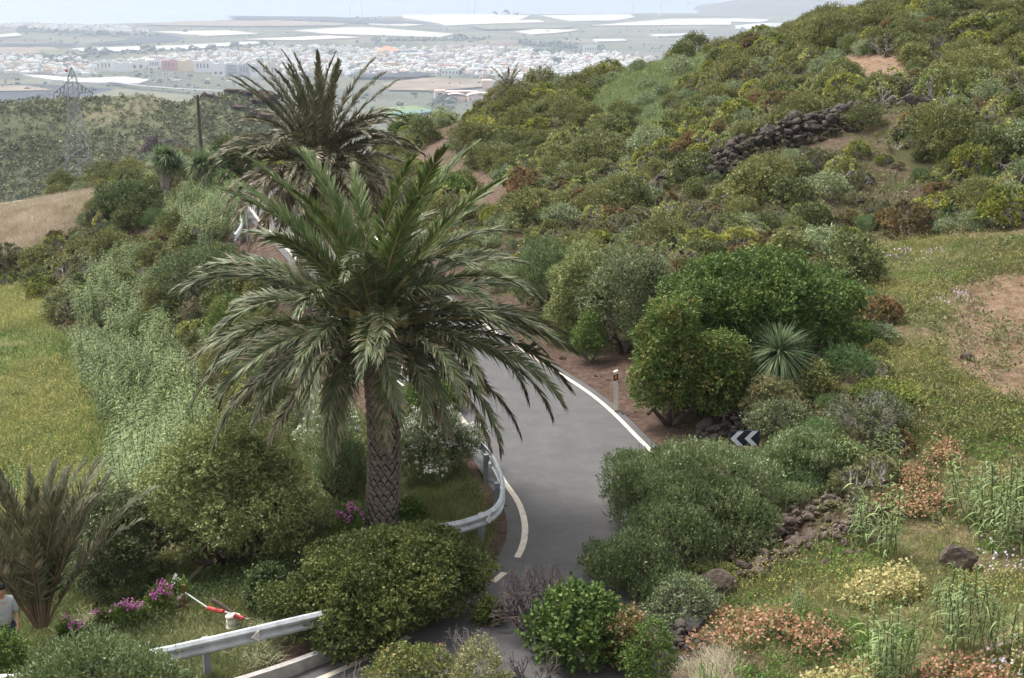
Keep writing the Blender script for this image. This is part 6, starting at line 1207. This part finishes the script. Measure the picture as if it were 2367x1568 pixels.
# rope barrier: wooden stake, rope, red sleeves, sack-wrapped post
Yb = float(G(540, 1462)[1]); dY = Yb - 26.9; Ys = float(G(427, 1408)[1])
def P_(u, v, Y=Yb): return atY(u, v, Y)
sp = G(427, 1408); e = empty('wooden_stake', tuple(sp), 0, 'small orange-brown wooden stake holding the rope', 'stake'); hz_ = atY(427, 1362, Ys)[2] - sp[2]
MB().box((0, 0, hz_ / 2), (.06, .06, hz_ + .2)).build('shaft', M['wood'], e); MB().tube([(-.06, 0, hz_ - .12), (0, -.05, hz_ - .1), (.06, 0, hz_ - .12), (0, .05, hz_ - .1), (-.06, 0, hz_ - .12)], .018, 5).build('rope_knot', M['rope'], e)
rp_ = np.array([P_(u, v, Y) for u, v, Y in [(428, 1370, Ys - .05), (455, 1388, Ys * .7 + Yb * .3 - .1), (480, 1405, Ys * .45 + Yb * .55 - .12), (520, 1414, Ys * .2 + Yb * .8 - .13), (545, 1424, Yb - .15), (575, 1432, Yb - .2)]]); o0 = rp_[0]
e = empty('rope_barrier', tuple(o0), 0, 'sagging pale rope with two red plastic sleeves', 'rope'); MB().tube(rp_ - o0, .016, 6).build('rope', M['rope'], e)
for (a, b_) in (((482, 1406, Ys * .42 + Yb * .58 - .13), (518, 1414, Ys * .2 + Yb * .8 - .14)), ((541, 1422, Yb - .17), (563, 1430, Yb - .2))):
    q = np.array([P_(*a), P_((a[0] + b_[0]) / 2, (a[1] + b_[1]) / 2 + 1, (a[2] + b_[2]) / 2), P_(*b_)]) - o0; MB().tube(q, .045, 8).build('red_sleeve', M['red_plastic'], e)
p = G(540, 1462); hz_ = max(.3, atY(540, 1424, p[1])[2] - p[2]); zz_ = np.linspace(0, hz_, 9)
o = MB().tube([(0, 0, z_) for z_ in zz_], .13 + .018 * np.sin(np.arange(9) * 2.6), 14).tube([(-.08, -.1, hz_), (.05, -.12, hz_ + .05), (.14, -.06, hz_ - .02)], .04, 6).build('wrapped_post', M['sack'], loc=tuple(p)); tag(o, 'short post wrapped in pale sacking beside the red sleeve', 'post')
p = G(415, 1428); mb = MB(); [mb.rock((dx, 0, dz), (.26, .2, .2), 90 + k, sub=1) for k, (dx, dz) in enumerate([(0, .08), (-.05, .24), (.03, .4)])]
tag(mb.build('stone_pile', M['lava_red'], loc=tuple(p)), 'little pile of stones stacked below the wooden stake', 'stones')
a, b_ = atY(490, 1386, Yb + .5), atY(548, 1426, Yb + .25); o = MB().tube([tuple(a - a), tuple((b_ - a) * .5 + [0, 0, .02]), tuple(b_ - a)], .045, 7).build('fallen_branch', M['trunk'], loc=tuple(a)); tag(o, 'dark leaning branch behind the rope barrier', 'branch')
# blue barrel glimpsed behind the olive tree
p = place(604, 1165, 33.6); hz_ = atY(604, 1140, 33.6)[2] - p[2]; o = MB().tube([(0, 0, 0), (0, 0, .06), (0, 0, .3), (0, 0, .34), (0, 0, .6), (0, 0, .64), (0, 0, .88), (0, 0, .92)], [.27, .29, .29, .30, .29, .30, .29, .26], 18).build('barrel', M['blue'], loc=(p[0], p[1], p[2])); tag(o, 'blue plastic barrel glimpsed behind the olive tree', 'barrel')

# person at the left edge, partly behind the young palm
def person(loc, face, s_=1.0):
    e = empty('person', tuple(loc), face, 'person in grey shirt and dark trousers at the left edge beside the young palm', 'person')
    J = dict(pelvis=(0, 0, .95), belly=(0, 0, 1.08), chest=(0, .0, 1.30), neck=(0, .0, 1.48), head0=(0, -.01, 1.56), head1=(0, -.02, 1.66), crown=(0, -.01, 1.74),
             shl=(.17, 0, 1.42), ell=(.24, -.02, 1.15), wrl=(.22, -.16, .93), hal=(.21, -.2, .87), shr=(-.17, 0, 1.42), elr=(-.25, 0, 1.15), wrr=(-.24, -.12, .92), har=(-.23, -.15, .86),
             hil=(.09, 0, .90), knl=(.11, -.03, .5), anl=(.12, .01, .09), tol=(.13, -.14, .04), hir=(-.09, 0, .90), knr=(-.11, -.02, .5), anr=(-.12, .02, .09), tor=(-.13, -.13, .04))
    E_ = [('pelvis', 'belly'), ('belly', 'chest'), ('chest', 'neck'), ('neck', 'head0'), ('head0', 'head1'), ('head1', 'crown'), ('chest', 'shl'), ('shl', 'ell'), ('ell', 'wrl'), ('wrl', 'hal'), ('chest', 'shr'), ('shr', 'elr'), ('elr', 'wrr'), ('wrr', 'har'), ('pelvis', 'hil'), ('hil', 'knl'), ('knl', 'anl'), ('anl', 'tol'), ('pelvis', 'hir'), ('hir', 'knr'), ('knr', 'anr'), ('anr', 'tor')]
    Rd = dict(pelvis=(.15, .11), belly=(.14, .10), chest=(.165, .115), neck=(.058, .058), head0=(.07, .08), head1=(.082, .098), crown=(.055, .06), shl=(.065, .065), ell=(.043, .043), wrl=(.03, .028), hal=(.04, .02), shr=(.065, .065), elr=(.043, .043), wrr=(.03, .028), har=(.04, .02), hil=(.095, .095), knl=(.06, .06), anl=(.04, .04), tol=(.042, .03), hir=(.095, .095), knr=(.06, .06), anr=(.04, .04), tor=(.042, .03))
    ks = list(J); edges = [(ks.index(a_), ks.index(b_)) for a_, b_ in E_]; V = [J[k] for k in ks]; rad = [Rd[k] for k in ks]
    for sgn, hk in ((1, 'hal'), (-1, 'har')):       # five fingers
        hx, hy, hz0 = J[hk]; hi_ = ks.index(hk)
        for f_ in range(5):
            ox = (f_ - 1.5) * .018 if f_ < 4 else -sgn * .03; l_ = (.055, .062, .06, .048, .04)[f_]; oy = 0 if f_ < 4 else -.02
            V += [(hx + ox, hy + oy - .01, hz0 - .035 if f_ < 4 else hz0 - .01), (hx + ox, hy + oy - .03, hz0 - .035 - l_)]; rad += [(.009, .009), (.008, .008)]; edges += [(hi_, len(V) - 2), (len(V) - 2, len(V) - 1)]
    me = bpy.data.meshes.new('body'); me.from_pydata(V, edges, []); o = link('body', me, e); md = o.modifiers.new('skin', 'SKIN')
    for i, r_ in enumerate(rad): me.skin_vertices[0].data[i].radius = r_; me.skin_vertices[0].data[i].use_root = (i == 0)
    md.use_smooth_shade = True; sb = o.modifiers.new('sub', 'SUBSURF'); sb.levels = sb.render_levels = 2; me.materials.append(M['skin'])
    V1_, F1_x = ICO[2]
    def shell(name, keys, ed, mat, grow, ends={}):
        me = bpy.data.meshes.new(name); me.from_pydata([ends.get(k, J[k]) for k in keys], [(keys.index(a_), keys.index(b_)) for a_, b_ in ed], []); o = link(name, me, e); md = o.modifiers.new('skin', 'SKIN')
        for i, k in enumerate(keys): r_ = Rd[k]; me.skin_vertices[0].data[i].radius = (r_[0] + grow, r_[1] + grow); me.skin_vertices[0].data[i].use_root = (i == 0)
        sb = o.modifiers.new('sub', 'SUBSURF'); sb.levels = sb.render_levels = 2; me.materials.append(mat)
    shell('shirt', ['pelvis', 'belly', 'chest', 'neck', 'shl', 'ell', 'shr', 'elr'], [('pelvis', 'belly'), ('belly', 'chest'), ('chest', 'neck'), ('chest', 'shl'), ('shl', 'ell'), ('chest', 'shr'), ('shr', 'elr')], M['shirt'], .034, {'neck': (0, 0, 1.43)})
    shell('trousers', ['pelvis', 'hil', 'knl', 'anl', 'hir', 'knr', 'anr'], [('pelvis', 'hil'), ('hil', 'knl'), ('knl', 'anl'), ('pelvis', 'hir'), ('hir', 'knr'), ('knr', 'anr')], M['trousers'], .026)
    hv = V1_ * [.098, .112, .09] + [0, .012, 1.70]; hv = hv[:]; keep = [f for f in F1_x if all(hv[q][2] > 1.655 or hv[q][1] > .03 for q in f)]; MB().add(hv, keep).build('hair', M['hair'], e, smoothf=True)
    fb = MB(); fb.rock((0, -.118, 1.635), (.03, .045, .045), 1, sub=1, rough=0); fb.build('nose', M['skin'], e, smoothf=True)
    for sx_ in (-1, 1):
        MB().rock((sx_ * .032, -.105, 1.665), (.026, .016, .014), 2, sub=1, rough=0).build('eye', M['hair'], e); MB().rock((sx_ * .092, 0, 1.64), (.02, .035, .06), 3, sub=1, rough=0).build('ear', M['skin'], e, smoothf=True)
    MB().box((0, -.108, 1.60), (.045, .012, .01)).build('mouth', M['red_plastic'], e)
    e.scale = (s_,) * 3; return e
best = None
for Y in np.arange(24, 34, .1):
    q = atY(0, 1362, Y); zg = float(HZ(q[0], Y)); e_ = abs(q[2] - zg - 1.66)
    if best is None or e_ < best[0]: best = (e_, q[0], Y, zg)
person(best[1:], .5)
